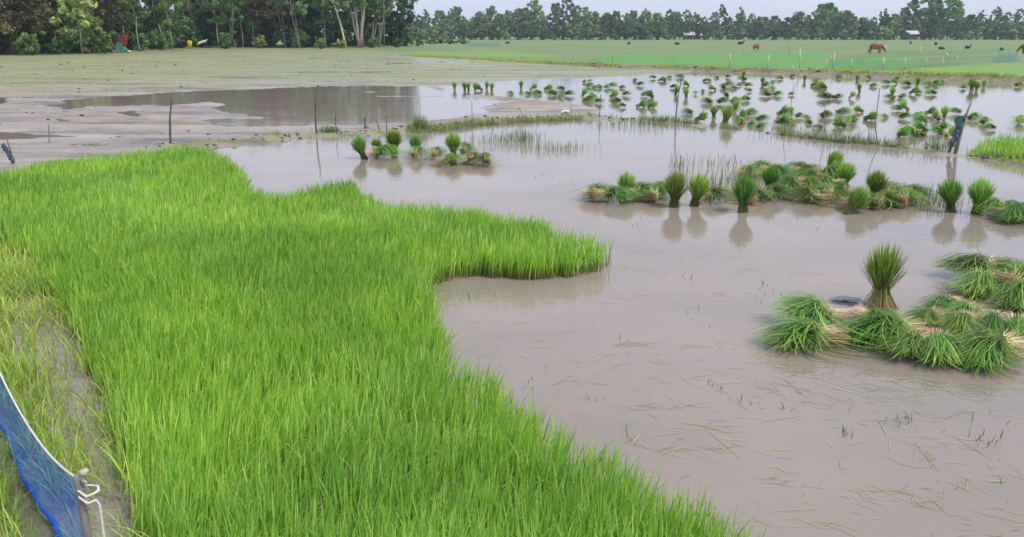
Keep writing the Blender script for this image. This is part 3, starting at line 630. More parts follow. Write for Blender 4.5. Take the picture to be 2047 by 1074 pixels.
# far paddy
ST = [(909, 180), (929, 181), (937, 181), (950, 182), (973, 179), (983, 181), (1042, 177), (1163, 193), (1350, 190), (1372, 195), (1427, 236), (1448, 248), (1469, 222), (1485, 154), (1618, 146), (1668, 149), (1700, 149),
      (1784, 193), (1833, 170), (1942, 181), (1967, 174), (1888, 237), (1608, 163), (1718, 184), (1952, 181), (1524, 169)]
LY = [(964, 182), (1060, 180), (1087, 180), (1021, 189), (1056, 190), (1075, 189), (1122, 180), (1105, 191), (1122, 196), (1136, 192), (1167, 166), (1179, 164), (1178, 174), (1189, 177), (1198, 177), (1212, 178), (1222, 176),
      (1243, 177), (1193, 195), (1196, 207), (1177, 203), (1218, 197), (1232, 206), (1244, 215), (1251, 192), (1269, 163), (1279, 172), (1273, 215), (1305, 158), (1315, 163), (1328, 163), (1338, 157), (1360, 156), (1346, 177),
      (1377, 172), (1289, 193), (1305, 196), (1295, 215), (1391, 189), (1405, 185), (1409, 163), (1416, 163), (1433, 157), (1455, 156), (1485, 162), (1432, 181), (1446, 177), (1455, 173), (1467, 178), (1477, 173), (1495, 174),
      (1498, 184), (1530, 174), (1545, 165), (1559, 159), (1583, 154), (1543, 180), (1532, 193), (1553, 192), (1581, 191), (1455, 194), (1442, 208), (1414, 207), (1467, 209), (1491, 202), (1375, 228), (1391, 243), (1475, 238),
      (1498, 231), (1479, 249), (1502, 252), (1522, 242), (1518, 256), (1553, 232), (1582, 224), (1565, 238), (1596, 236), (1612, 238), (1582, 247), (1618, 248), (1563, 250), (1637, 257), (1648, 236), (1631, 166), (1620, 173),
      (1637, 176), (1651, 174), (1649, 199), (1676, 158), (1713, 160), (1741, 158), (1792, 160), (1772, 169), (1794, 168), (1653, 178), (1745, 174), (1813, 171), (1856, 171), (1870, 170), (1882, 166), (1835, 187), (1862, 190),
      (1925, 178), (2034, 174), (1655, 198), (1674, 198), (1698, 198), (1780, 198), (1803, 197), (1817, 189), (1684, 230), (1725, 225), (1727, 240), (1768, 236), (1794, 222), (1815, 222), (1807, 238), (1835, 236), (1848, 230),
      (1854, 247), (1876, 242), (1910, 228), (1919, 247), (1885, 261), (1944, 240), (1964, 248), (1979, 260), (1795, 273), (1819, 272), (1838, 273), (1854, 267), (1891, 275), (2041, 248), (1690, 254), (1702, 247), (1873, 268)]
MARK = [(920, 'at the left end of the far paddy'), (1070, 'beside the wet mud tongue'), (1200, 'near the thin stake by the mud tongue'), (1355, 'near the tall bent stake'), (1455, 'around the pale root pile'),
        (1565, 'near the thin leaning twig'), (1645, 'near the straight thin stake'), (1752, 'near the crooked stick'), (1910, 'near the plastic wrapped pole'), (2030, 'at the far right edge')]
def where(px, py):
    m = min(MARK, key=lambda k: abs(k[0] - px))[1]
    return m + (', back row' if py < 168 else ', third row' if py < 186 else ', middle row' if py < 216 else ', front row')
rg = random.Random(4)
for px, py in ST:
    big = py > 100 and px in (1448, 1942, 1350)
    bundle(px, py, 'stand', rg.uniform(0, 6), 'upright bundle ' + where(px, py), rg.uniform(0, .3) if px != 1163 else .5, rg.uniform(0, 6) if px != 1163 else 0, (1.25 if px in (1942, 1448) else .85), far=True)
for px, py in LY:
    yw = rg.choice([rg.uniform(-.7, .7), rg.uniform(2.5, 3.8), rg.uniform(0, 6.3)])
    if rg.random() < .22: bundle(px, py, 'stand', yw, 'slumped fan bundle ' + where(px, py), rg.uniform(1.0, 1.3), rg.choice([rg.uniform(-.6, .6), rg.uniform(2.6, 3.7), rg.uniform(0, 6.3)]), rg.uniform(.8, 1.0), .05, far=True)
    else: bundle(px, py, 'lie', yw, 'lying bundle ' + where(px, py), 0, 0, rg.uniform(.65, 1.28), rg.choice([0, 0, .02]), far=True)
print('bundles', nb)

# ------------------------------------------------------------------ stakes, twigs, wrapped pole
def stake(name, pts, r, mat, label, extra=None, cat='stake', group=None):
    """pts: photo points from the foot up, all standing in one upright plane through the foot"""
    f = G(*pts[0]); z0 = float(height(f[None, :2])[0]); yd = f[1]; out = []
    for px, py in pts:
        u = (px - CX) / F; v = (py - CY) / F; k = yd / (ct - v * st); out.append((u * k - f[0], 0, H - (st + v * ct) * k))
    out[0] = (0, 0, min(z0, 0) - .08)
    rr_ = [r * (1 - .35 * i / max(1, len(out) - 1)) for i in range(len(out))]
    den = []; rd = []
    for i in range(len(out) - 1):
        a, b_ = Vector(out[i]), Vector(out[i + 1])
        for k in range(4): den.append(a.lerp(b_, k / 4) + Vector((random.uniform(-1, 1), random.uniform(-1, 1), 0)) * r * .35); rd.append((rr_[i] * (1 - k / 4) + rr_[i + 1] * k / 4) * random.uniform(.85, 1.15))
    den.append(Vector(out[-1])); rd.append(rr_[-1])
    m_ = MB().tube(den, rd, 7)
    for e in (extra or []):
        ee = []
        for px, py in e:
            u = (px - CX) / F; v = (py - CY) / F; k = yd / (ct - v * st); ee.append((u * k - f[0], 0, H - (st + v * ct) * k))
        m_.tube(ee, [r * .7, *[r * .5] * (len(ee) - 2), r * .25], 5)
    o = m_.build(name, mat, None, (f[0], f[1], 0)); tag(o, label, cat, group or 'stakes along the bunds'); return o
s = stake('stake', [(339, 286), (340, 240), (342, 193)], .022, M_postd, 'dark knobbly stake with a pale tip at the back of the rice bed')
s = stake('stake', [(632, 272), (631, 232), (630, 188)], .022, M_postd, 'mottled stake left of the grass tuft on the left bund')
stake('stake', [(836, 258), (840, 215), (835, 166)], .014, M_postl, 'pale bamboo stake behind the small left row of bundles')
stake('stake', [(944, 249), (943, 200)], .010, M_post, 'short thin grey stake on the bund right of the pale bamboo stake')
stake('stake', [(1198, 238), (1201, 188)], .013, M_postd, 'thin dark stake at the end of the mud tongue')
stake('stake', [(1350, 248), (1354, 200), (1364, 150)], .020, M_post, 'tall slightly bent stake on the bund at centre right')
stake('stake', [(1566, 268), (1572, 240), (1581, 212), (1588, 166)], .009, M_post, 'thin leaning twig stake among the far bundles')
stake('stake', [(1650, 280), (1649, 240), (1647, 196)], .010, M_post, 'straight thin stake on the bund right of the leaning twig')
stake('stake', [(1757, 292), (1749, 246), (1759, 176)], .013, M_post, 'crooked stick on the bund left of the wrapped pole')
stake('stake', [(98, 288), (97, 246)], .012, M_post, 'faint short stake in the mud near the left edge')
stake('stake', [(774, 273), (772, 236)], .012, M_postd, 'slim dark stick on the left bund beside the forked twig')
stake('stake', [(675, 272), (670, 246), (672, 226)], .011, M_postd, 'dark thin stick in the grass tuft beside the mottled stake')
stake('twig', [(731, 258), (729, 244), (730, 234)], .020, M_postd, 'small forked dark twig standing in the mud', [[(731, 252), (720, 262)], [(731, 252), (748, 264)]], 'twig', 'twigs in the mud')
stake('twig', [(759, 262), (755, 246), (750, 238)], .014, M_postd, 'short bent dark twig right of the forked one', [[(757, 258), (764, 264)]], 'twig', 'twigs in the mud')
stake('twig', [(1047, 240), (1044, 228), (1036, 214)], .010, M_postd, 'leaning dark twig on the mud left of the white plastic', [[(1047, 238), (1052, 226)]], 'twig', 'twigs in the mud')
stake('twig', [(988, 250), (985, 243), (984, 234)], .018, M_postd, 'low dark root like twig lying on the bund', [[(985, 246), (1008, 253)], [(986, 247), (965, 250)]], 'twig', 'twigs in the mud')
stake('twig', [(1144, 232), (1142, 220), (1140, 206)], .009, M_post, 'thin grey twig just right of the white plastic', None, 'twig', 'twigs in the mud')
stake('twig', [(1438, 376), (1443, 350), (1444, 338)], .010, M_post, 'thin brown twig standing in water left of the nearest upright bundle', None, 'twig', 'twigs in the mud')
stake('twig', [(1359, 340), (1360, 322), (1360, 310)], .012, M_post, 'short brown twig in the water below the tall bent stake', None, 'twig', 'twigs in the mud')
stake('twig', [(1540, 158), (1539, 130)], .014, M_post, 'thin twig in the back water of the far paddy', None, 'twig', 'twigs in the mud')
# wrapped pole
f = G(1906, 309); top = None
def up(px, py, yd, fx):
    u = (px - CX) / F; v = (py - CY) / F; k = yd / (ct - v * st); return (u * k - fx, 0, H - (st + v * ct) * k)
e = empty('wrapped_pole', (f[0], f[1], 0)); q_ = [up(*p, f[1], f[0]) for p in ((1908, 309), (1917, 280), (1926, 245), (1941, 205))]
q_[0] = (q_[0][0], 0, -.05); MB().tube(q_, [.034, .030, .026, .016], 8).build('pole', M_post, e)
a_ = [up(*p, f[1], f[0]) for p in ((1897, 310), (1905, 285), (1915, 258), (1921, 240))]; a_[0] = (a_[0][0], .03, -.02)
MB().tube([(p[0], .02 + .015 * i, p[2]) for i, p in enumerate(a_)], [.026, .02, .03, .02], 7).build('brace', M_wrap, e)
m_ = MB(); rw = random.Random(3)
for k in range(15):
    tt = k / 14; c = Vector(a_[1]).lerp(Vector(q_[3]), tt * .8); w_ = .046 * (1 - .7 * tt)
    m_.blob((c.x + rw.uniform(-.02, .02), rw.uniform(-.02, .02), c.z), w_, (.9, .8, 1.9), 8, k, .7)
m_.build('plastic_wrap', M_wrap, e)
m_ = MB(); c = Vector(a_[3]); m_.poly([c + Vector(v) for v in ((-.11, -.02, .05), (.01, -.05, .09), (.02, -.03, -.12), (-.08, -.01, -.10), (-.12, .02, -.02), (-.02, .03, .02))], [(0, 1, 2, 3, 4), (4, 3, 2, 5), (0, 4, 5, 1)])
m_.build('loose_flap', M_teal, e, smooth=False)
tag(e, 'leaning pole wrapped in dark blue grey plastic on the bund at right', 'pole')
# bluish cloth wrapped stake at left edge
f = G(25, 330); e = empty('wrapped_stake', (f[0], f[1], 0))
MB().tube([(0, 0, -.05), *[up(*p, f[1], f[0]) for p in ((22, 305), (14, 280))]], [.016, .013, .009], 6).build('stick', M_postd, e)
m_ = MB()
for k in range(6):
    c = Vector(up(8 + k * 3.4, 292 + k * 6, f[1], f[0])); m_.blob(c, .04, (1.1, .6, 1.2), 7, k, .9)
m_.build('cloth', M_wrap, e); tag(e, 'short stake with a dark bluish rag at the left picture edge', 'stake')
# plastic scraps and a flat dark patch on the water
def scrap(px, py, s, mat, name, label, sq=(1.5, 1, .8)):
    f = G(px, py); m_ = MB(); z = max(0, float(height(f[None, :2])[0]))
    for k in range(5): m_.blob((random.uniform(-s, s), random.uniform(-s, s) * .5, z + s * .5), s * random.uniform(.5, .9), sq, 8, k + int(px), 1.0)
    tag(m_.build(name, mat, None, (f[0], f[1], 0), smooth=False), label, 'litter')
scrap(1132, 230, .075, M_plas, 'plastic_scrap', 'bright white crumpled plastic on the bund end of the mud tongue')
scrap(665, 266, .10, simple('grey_green_plastic', (.42, .47, .42), (.3, .34, .29), 8, .5, .4), 'plastic_bag', 'pale translucent bag beside the mottled stake on the left bund', (1.2, 1, 1.3))
scrap(1690, 602, .045, simple('dark_grey_blue', (.26, .28, .30), (.2, .22, .23), 8, .4, .4), 'dark_patch', 'flat dark bluish patch in the water left of the lone upright bundle', (2.4, 1.6, .22))  # flat grey-blue blobs lying at water level

# ------------------------------------------------------------------ blue net fence at left
A0 = np.array([-1.39, 2.31]); B0 = np.array([-2.94, 4.12]); dv = B0 - A0; Ln = float(np.hypot(*dv)); ud = dv / Ln; C0 = B0 + ud * 2.3; Z0 = A0 - ud * 1.6
e = empty('net_fence', (A0[0], A0[1], 0), 0); nrm = np.array([-ud[1], ud[0]])
def nettop(s): k = s % 1.0; return .70 - .22 * 4 * k * (1 - k) * (1 if s >= 0 else .3)
ss = np.linspace(0, 1.96, 110); hh_ = np.linspace(0, 1, 14)
VV = []; U = []; Vv = []
for s_ in ss:
    p = ud * Ln * s_; tp = nettop(s_)
    for h_ in hh_:
        fo = .012 * math.sin(s_ * 13 + h_ * 2) * (1 - h_) + .005 * math.sin(s_ * 43 + h_ * 5) * (1 - h_ * h_) + .03 * math.sin(h_ * 3.1)
        VV.append((p[0] + nrm[0] * fo, p[1] + nrm[1] * fo, .02 + (tp - .02) * h_)); U.append(s_ * Ln + .02 * math.sin(h_ * 7)); Vv.append(tp * h_)
ni, nj = len(ss), len(hh_); QQ = [(i * nj + j, (i + 1) * nj + j, (i + 1) * nj + j + 1, i * nj + j + 1) for i in range(ni - 1) for j in range(nj - 1)]
link('netting', mesh_np('netting', VV, QQ, dict(u=np.array(U), v=np.array(Vv)), M_net, True), e)
bl = []
for s_ in ss[::2]:
    p = ud * Ln * s_; fo = .012 * math.sin(s_ * 13) + .005 * math.sin(s_ * 43); bl.append((p[0] + nrm[0] * fo, p[1] + nrm[1] * fo, .055))
MB().tube(bl, [.009 + .003 * math.sin(i * 1.3) for i in range(len(bl))], 8).build('blue_hem', M_blue, e)
MB().tube([(ud[0] * Ln * s_, ud[1] * Ln * s_, nettop(s_)) for s_ in ss], .0042, 6).build('top_rope', M_white, e)
def npost(p, r=.0135, top=.735):
    m_ = MB().tube([(p[0] + .004, p[1], -.2), (p[0], p[1], .2), (p[0] + .006, p[1] - .004, .5), (p[0], p[1], top - .03), (p[0] - .002, p[1], top - .006), (p[0], p[1], top)], [r * 1.15, r * 1.1, r, r * .9, r * .72, r * .2], 9)
    m_.tube([(p[0] + r * .6, p[1], top - .05), (p[0] + r * 1.6, p[1] - .01, top + .0)], [r * .3, r * .15], 5); return m_.build('post', M_post, e)
npost(tuple(nrm * .022)); npost(dv); npost(ud * Ln * 2)
m_ = MB(); z = .655
m_.tube([(-.026, -.01, z + .05), (-.014, -.024, z + .028), (.012, -.030, z + .010), (.034, -.020, z + .016), (.044, -.004, z + .02)], .0042, 6)
m_.tube([(-.026, -.012, z + .03), (-.012, -.026, z + .004), (.014, -.032, z - .014), (.036, -.02, z - .008), (.04, -.012, z - .03), (.036, -.012, z - .2), (.038, -.012, z - .35), (.034, -.012, -.02)], .0046, 6)
m_.tube([(-.02, .02, z + .02), (.0, .03, z + .015), (.03, .015, z + .02), (.04, -.005, z + .02)], .0042, 6)
m_.build('rope_tie', M_white, e)
MB().blob((0, 0, .738), .017, (1.15, .9, .55), 8, 5, .6).build('frayed_cap', M_postl, e)
tag(e, 'sagging blue net fence tied with white rope to a wooden post, near left', 'net fence')

# ------------------------------------------------------------------ far nets and pale poles
def upw(px, py, yd):
    u = (px - CX) / F; v = (py - CY) / F; k = yd / (ct - v * st); return Vector((u * k, yd, H - (st + v * ct) * k))
def farnet(pts, hgt, mat, label, posts, name='net_fence'):
    W_ = [G(*p, z=.1) for p in pts]; e = empty(name, tuple(W_[0])); V_ = []; U_ = []; v2 = []; acc = 0; b0 = Vector(W_[0])
    for i in range(len(W_)):
        if i: acc += np.hypot(*(W_[i] - W_[i - 1])[:2])
        for k in (0, .5, 1): V_.append(tuple(Vector(W_[i]) - b0 + Vector((0, .05 * k, hgt * k * (1 - .12 * (i % 2)))))); U_.append(acc); v2.append(hgt * k)
    Q_ = [(i * 3 + k, (i + 1) * 3 + k, (i + 1) * 3 + k + 1, i * 3 + k + 1) for i in range(len(W_) - 1) for k in (0, 1)]
    link('netting', mesh_np('netting', V_, Q_, dict(u=np.array(U_), v=np.array(v2)), mat), e)
    for i in range(0, len(W_), posts): MB().tube([Vector(W_[i]) - b0 + Vector((0, 0, -.1)), Vector(W_[i]) - b0 + Vector((.02, 0, hgt * 1.1))], .025, 6).build('post', M_pale, e)
    tag(e, label, 'net fence', 'net fences round the far plots'); return e
farnet([(1650, 139), (1675, 138), (1700, 138.6), (1733, 138), (1766, 138), (1810, 137), (1850, 134), (1880, 130), (1912, 129), (1950, 127), (1990, 125), (2030, 123)], .55, M_netg, 'long low teal green net fence round the far nursery at right', 2)
farnet([(1660, 125), (1700, 120), (1760, 117), (1840, 112), (1900, 109), (1960, 106), (2020, 104)], .5, M_netg, 'rear teal net fence behind the far nursery at right', 3)
farnet([(1985, 124.5), (2000, 124), (2020, 123.2), (2036, 122.5)], .62, M_netb, 'pale blue net panel near the right edge of the pasture', 3)
farnet([(935, 92.5), (960, 92.8), (980, 93), (1000, 93.2)], .75, M_netb, 'distant blue net beside the dark green hedge strip', 1)
for bx, by, tx, ty, lb in ((1459, 133, 1459.5, 107, 'short white pole left of the leaning one'), (1533, 136, 1538, 110, 'leaning white pole in the far green plot'), (1599, 137, 1599, 97, 'tall thin pale pole at the far plot centre'),
                           (1664, 137, 1669, 105, 'pale curved pole at the left end of the green net'), (1579, 109, 1573, 86, 'thin dark leaning pole behind the far plot'), (1486, 108, 1485, 96, 'tiny dark pole beside the small brown calf'),
                           (1585, 139, 1584, 132, 'tiny pale peg on the far bank'), (1765, 138, 1766, 114, 'pale pole rising from the green net below the brown cow'), (1809, 138, 1810, 116, 'pale pole in the middle of the green net'), (1224, 128, 1225, 110, 'thin dark pole at the left end of the far plot'),
                           (1885, 132, 1885, 116, 'pale pole where the green net bends right'), (1908, 40, 0, 0, None)):
    if not lb: continue
    p0 = G(bx, by, .1); p1 = upw(tx, ty, p0[1]); dark = 'dark' in lb
    m_ = MB().tube([(0, 0, -.15), (p1.x * .5 - p0[0] * .5 + .01, 0, (p1.z - .1) / 2), (p1.x - p0[0], 0, p1.z - .1)], [.045, .04, .03] if not dark else [.025, .022, .018], 6)
    tag(m_.build('pole', M_post if dark else M_pale, None, (p0[0], p0[1], .1)), lb, 'pole', 'poles on the far green field')

# ------------------------------------------------------------------ trees
def leafcloud(centres, rads, per, size, seed, flat=.25):
    g_ = np.random.default_rng(seed); C = np.repeat(centres, per, 0); Rd = np.repeat(rads, per)
    d = g_.normal(0, 1, (len(C), 3)); d /= np.linalg.norm(d, axis=1)[:, None]; rr_ = g_.random(len(C)) ** .45
    p = C + d * (rr_ * Rd)[:, None] * (1, 1, .8)
    nrm_ = d * .6 + g_.normal(0, .6, (len(C), 3)) + (0, 0, flat); nrm_ /= np.linalg.norm(nrm_, axis=1)[:, None]
    u = np.cross(nrm_, g_.normal(0, 1, (len(C), 3))); u /= np.linalg.norm(u, axis=1)[:, None]; v = np.cross(nrm_, u)
    s_ = size * g_.uniform(.5, 1.3, len(C)); a = u * s_[:, None]; b_ = v * (s_ * .5)[:, None]
    V_ = np.stack([p - a, p - b_ * .9, p + a, p + b_], 1).reshape(-1, 3); Q_ = np.arange(len(V_)).reshape(-1, 4)
    tone = np.clip(.5 + .55 * (g_.random(len(C)) - .5) + .6 * (np.repeat(g_.random(len(centres)), per) - .5) * 2, 0, 1)
    return V_, Q_, np.repeat(tone, 4)
def tree_meshes(key, hgt, cw, ch, nclump, per, size, seed, trunk_r=.12, stems=1, lean=0, base_clear=.25, bark=M_bark, shape='round'):
    g_ = random.Random(seed); m_ = MB(); cents = []; rads = []
    zb = hgt * base_clear
    for sidx in range(stems):
        ox = 0 if stems == 1 else g_.uniform(-.5, .5) * stems * .3; lx = lean + g_.uniform(-.08, .08) * (1 + (stems > 1) * 1.6)
        pts = []; k = 9
        for i in range(k + 1):
            t0 = i / k; pts.append(Vector((ox + lx * hgt * t0 + g_.uniform(-1, 1) * .035 * hgt * t0 * (1 - t0 * .5), (g_.uniform(-.3, .3) + g_.uniform(-.02, .02) * hgt) * t0, hgt * .9 * t0 - .1 * (i == 0))))
        r0 = trunk_r * g_.uniform(.6, 1) if stems > 1 else trunk_r
        m_.tube(pts, [r0 * (1.25 if i == 0 else 1 - .8 * i / k) for i in range(k + 1)], 8)
        for b_ in range(7 if stems == 1 else 3):
            i = g_.randint(int(k * max(base_clear * .9, .2)), k - 1); p = pts[i]; a = g_.uniform(0, 6.28); ln = cw * g_.uniform(.35, .85)
            q1 = p + Vector((math.cos(a) * ln * .5, math.sin(a) * ln * .5, ln * .45)); q2 = p + Vector((math.cos(a) * ln, math.sin(a) * ln, ln * .7))
            m_.tube([p, q1, q2], [r0 * .45 * (1 - .6 * i / k), r0 * .25, r0 * .08], 5, False)
            cents.append(q2); rads.append(cw * g_.uniform(.2, .34))
    for i in range(nclump):
        a = g_.uniform(0, 6.28); zt = g_.random()
        if shape == 'round': w_ = math.sin(math.pi * min(1, .18 + zt * .78)) ** .7
        elif shape == 'tall': w_ = .55 + .45 * math.sin(math.pi * zt * .95) if zt < .9 else .5
        else: w_ = (1 - zt) ** .4
        rr_ = cw * w_ * math.sqrt(g_.random()); z = zb + zt * (hgt - zb) * .97
        cents.append(Vector((lean * z + rr_ * math.cos(a), rr_ * math.sin(a), z))); rads.append(cw * (g_.uniform(.10, .27) if size > .3 else g_.uniform(.14, .33)))
    V_, Q_, tone = leafcloud(np.array([tuple(c) for c in cents]), np.array(rads), per, size, seed)
    V_[:, 2] = np.maximum(V_[:, 2], .05)
    TREES[key] = (m_.mesh(key + '_trunk', bark), (V_, Q_, tone)); CR[key] = {}
TREES = {}; CR = {}
def tree(key, loc, sc, mat, rz, label, cat='tree', group=None, name='tree', px=None):
    tm, (V_, Q_, tone) = TREES[key]
    if mat.name not in CR[key]: CR[key][mat.name] = mesh_np(key + '_crown', V_, Q_, dict(t=np.zeros(len(tone)), r=tone), mat)
    e = empty(name, loc, rz); e.scale = (sc,) * 3 if not hasattr(sc, '__len__') else sc
    link('trunk' if cat == 'tree' else 'stem', tm, e); link('crown' if cat == 'tree' else 'foliage', CR[key][mat.name], e)
    tag(e, label, cat, group, px=px); return e
# near grove kinds
tree_meshes('broad_a', 12, 3.6, 8, 62, 95, .26, 1, .20, 1, 0, .22, M_barkd)
tree_meshes('broad_b', 13, 3.2, 8, 60, 95, .24, 2, .17, 1, .03, .26, M_barkd)
tree_meshes('slim_a', 13, 2.1, 8, 44, 85, .20, 3, .11, 1, 0, .30, M_bark, 'tall')
tree_meshes('slim_b', 14, 1.9, 8, 42, 80, .20, 4, .10, 2, .02, .34, M_bark, 'tall')
tree_meshes('lean_a', 12, 2.0, 8, 34, 80, .20, 5, .16, 1, -.22, .42, M_barkw, 'tall')
tree_meshes('multi_a', 14, 2.9, 8, 46, 85, .20, 6, .24, 5, 0, .42, M_barkp, 'tall')
tree_meshes('stems_a', 13, 2.0, 8, 34, 80, .20, 7, .085, 3, 0, .42, M_bark, 'tall')
tree_meshes('bush_a', 2.8, 1.7, 2, 26, 90, .17, 8, .05, 3, 0, .02, M_barkd)
tree_meshes('bush_b', 2.2, 1.5, 2, 24, 90, .17, 9, .05, 2, 0, .02, M_barkd)
tree_meshes('bigleaf', 6.2, 2.4, 4, 34, 26, .42, 10, .08, 2, 0, .22, M_bark)
tree_meshes('sapling', 3.2, .9, 2, 6, 12, .42, 11, .035, 1, 0, .45, M_bark)
GX = 'trees of the near grove at left'
def gy(px): return float(np.interp(px, [-400, 0, 100, 200, 300, 400, 500, 600, 690, 800, 850], [113, 110, 107, 106, 101, 97, 95, 96, 96, 93.5, 92.5]))
for px, dy, key, mat, sc, lb in (
    (-210, 0, 'broad_a', M_tdark, 1, 'dark broad tree beyond the left picture edge'), (-110, 0, 'broad_b', M_tbrown, 1, 'brownish tree just outside the left picture edge'),
    (-35, 0, 'broad_b', M_tdark, 1.05, 'dark tree cut by the left picture edge'), (25, 0, 'broad_a', M_tbrown, 1, 'dark brownish leaved tree nearest the left edge'), (72, .5, 'broad_b', M_tbrown, .85, 'olive brown tree with arching boughs left of the dark trunk'),
    (104, -.8, 'broad_a', M_tdark, 1.05, 'dark trunked tree just left of the yellow green big leaved tree'), (166, 1.3, 'bigleaf', M_tyel, 1.0, 'yellow green big leaved tree at the front of the grove'),
    (140, -1.5, 'broad_b', M_tmid, 1.1, 'tall tree standing behind the yellow green big leaved tree'), (222, 0, 'broad_b', M_tbrown, 1, 'dusky brown tree above the red cloth'), (279, 0, 'slim_a', M_tgrey, 1.0, 'pale trunked grey green tree right of the red cloth'),
    (330, -1, 'lean_a', M_tgrey, .9, 'leaning pale stemmed tree left of the broad leaved sapling'), (358, -1.6, 'sapling', M_tbright, 1.25, 'fresh green broad leaved sapling above the yellow drum'), (398, -1.5, 'slim_b', M_tgrey, 1, 'grey green tree behind the white sheet'),
    (438, 0, 'slim_a', M_tgrey, .95, 'slim grey green tree right of the white sheet'), (486, 0, 'slim_b', M_tmid, 1, 'thin pale trunked tree at the middle of the grove'), (510, 0, 'slim_a', M_tbrown, 1, 'thin trunked olive tree right of the middle one'),
    (548, -.5, 'broad_b', M_tbrown, 1, 'olive brown tree with a dark trunk in the grove centre'), (574, 0, 'slim_b', M_tbrown, .95, 'twin stemmed olive tree before the dark gap'), (620, -1.2, 'broad_a', M_tdark, 1.05, 'dark dense tree over the deep shadow gap'),
    (692, .2, 'lean_a', M_tgrey, 1.05, 'white leaning trunk tree left of the thick pink based tree'), (714, .3, 'multi_a', M_tmid, 1.0, 'thick pinkish based many stemmed tree near the grove right end'), (744, 0, 'stems_a', M_tgrey, 1, 'cluster of kinked pale stems right of the pink based tree'),
    (768, -.4, 'stems_a', M_tmid, 1.05, 'cluster of thin grey stems second from the grove right end'), (728, -.5, 'stems_a', M_tgrey, .95, 'thin grey stems just behind the thick pink based tree'), (757, .2, 'slim_b', M_tgrey, .9, 'pale twin stems between the two stem clusters'), (652, -.3, 'slim_a', M_tmid, .95, 'slim green tree left of the white leaning trunk'), (600, .1, 'slim_b', M_tgrey, .95, 'grey green tree before the left side of the dark gap'),
    (461, .2, 'stems_a', M_tbright, .9, 'fresh green thin stemmed tree left of the middle of the grove'), (345, .2, 'slim_a', M_tmid, .9, 'green slim tree between leaning stem and sapling'), (250, -.6, 'slim_b', M_tmid, 1, 'green slender tree just right of the dusky brown one'),
    (792, -.6, 'broad_b', M_tdark, 1.05, 'dark dense tree at the right end of the grove against the sky')):
    p = G(px, gy(px) + dy, .1); s_ = sc * (p[1] / 115) ** .5 if key not in ('bigleaf', 'sapling') else sc
    tree(key, tuple(p), s_, mat, random.uniform(-.5, .5) if key in ('lean_a',) else random.uniform(0, 6.28), lb, 'tree', GX)
rt = random.Random(9); WO = {0: 'behind the grove left of the red cloth', 1: 'behind the grove at the yellow drum', 2: 'behind the grove centre', 3: 'behind the grove right end'}
for i in range(34):
    px = -260 + i * 32.5 + rt.uniform(-8, 8); p = G(px, gy(px), .1); u = p / np.hypot(*p[:2]); p = p + np.array([u[0], u[1], 0]) * rt.choice([7, 13, 20])
    if px > 770: continue
    key = rt.choice(['broad_a', 'broad_b', 'broad_a', 'slim_a']); mat = rt.choice([M_tdark, M_tmid, M_tdark, M_tgrey]); nm = {'dark_foliage': 'dark', 'mid_foliage': 'mid green', 'grey_green_foliage': 'grey green'}[mat.name]
    tree(key, (p[0], p[1], .1), rt.uniform(.95, 1.15), mat, rt.uniform(0, 6.28), nm + (' slim' if key == 'slim_a' else ' broad') + ' tree ' + WO[0 if px < 240 else 1 if px < 430 else 2 if px < 640 else 3], 'tree', 'trees behind the near grove', px=px)
for i in range(74):
    px = -300 + (i % 44) * 25.5 + (12 if i > 43 else 0) + rt.uniform(-8, 8)
    if px > 800: continue
    front = i < 44 and i % 3 != 0 and not (318 < px < 450) and px < 600 and not (222 < px < 290); p = G(px, gy(px), .1); u = p / np.hypot(*p[:2]); dd = rt.uniform(.5, 3) if front else rt.uniform(7, 10) if i < 44 else rt.uniform(15, 19)
    p = p + np.array([u[0], u[1], 0]) * dd; key = rt.choice(['bush_a', 'bush_b']); mat = rt.choice([M_tdark, M_tmid, M_tbright, M_tbrown, M_tdark] if front else [M_tdark, M_tdark, M_tmid]); sc = rt.uniform(.8, 1.45) if front else rt.uniform(1.2, 1.9)
    tree(key, (p[0], p[1], .1), sc, mat, rt.uniform(0, 6.28), ('low' if front else 'tall') + (' dark' if mat == M_tdark else ' brownish' if mat == M_tbrown else ' fresh green' if mat == M_tbright else ' green') + ' bush ' + ('before' if front else 'in') + ' the grove ' + ('left of the red cloth' if px < 240 else 'around the yellow drum' if px < 430 else 'centre' if px < 640 else 'right'),
         'bush', 'undergrowth of the near grove', 'bush', px=px)
for px, py, sc, mat, lb in ((60, 110.5, .7, M_tmid, 'mid green bush near the left picture edge under the olive brown tree'), (205, 107, .7, M_tbright, 'fresh bush between the yellow green tree and the teal sheet'), (455, 98, .75, M_tbright, 'bright bush in front of the grove right of the white sheet'), (520, 97, .6, M_tgrey, 'greyish bush in front of the two thin trunks'), (640, 98, .5, M_tmid, 'low bush at the right side of the dark gap'), (745, 96, .5, M_tmid, 'low bush at the foot of the pale stems'),
                            (812, 92.6, .95, M_tbright, 'pale fresh green bush at the right end of the grove'), (118, 108, .62, M_tbright, 'small bright green bush below the yellow green tree'), (322, 100, .8, M_tbright, 'light green bush left of the yellow drum'),
                            (683, 97, .42, M_tyel, 'small yellowish bush at the foot of the leaning white trunk'), (838, 92, .5, M_tmid, 'small green bush right of the pale fresh bush'), (795, 95, .45, M_tdark, 'low dark bush before the right end of the grove')):
    p = G(px, py, .1); tree('bush_a', tuple(p), sc, mat, px, lb, 'bush', 'undergrowth of the near grove', 'bush')
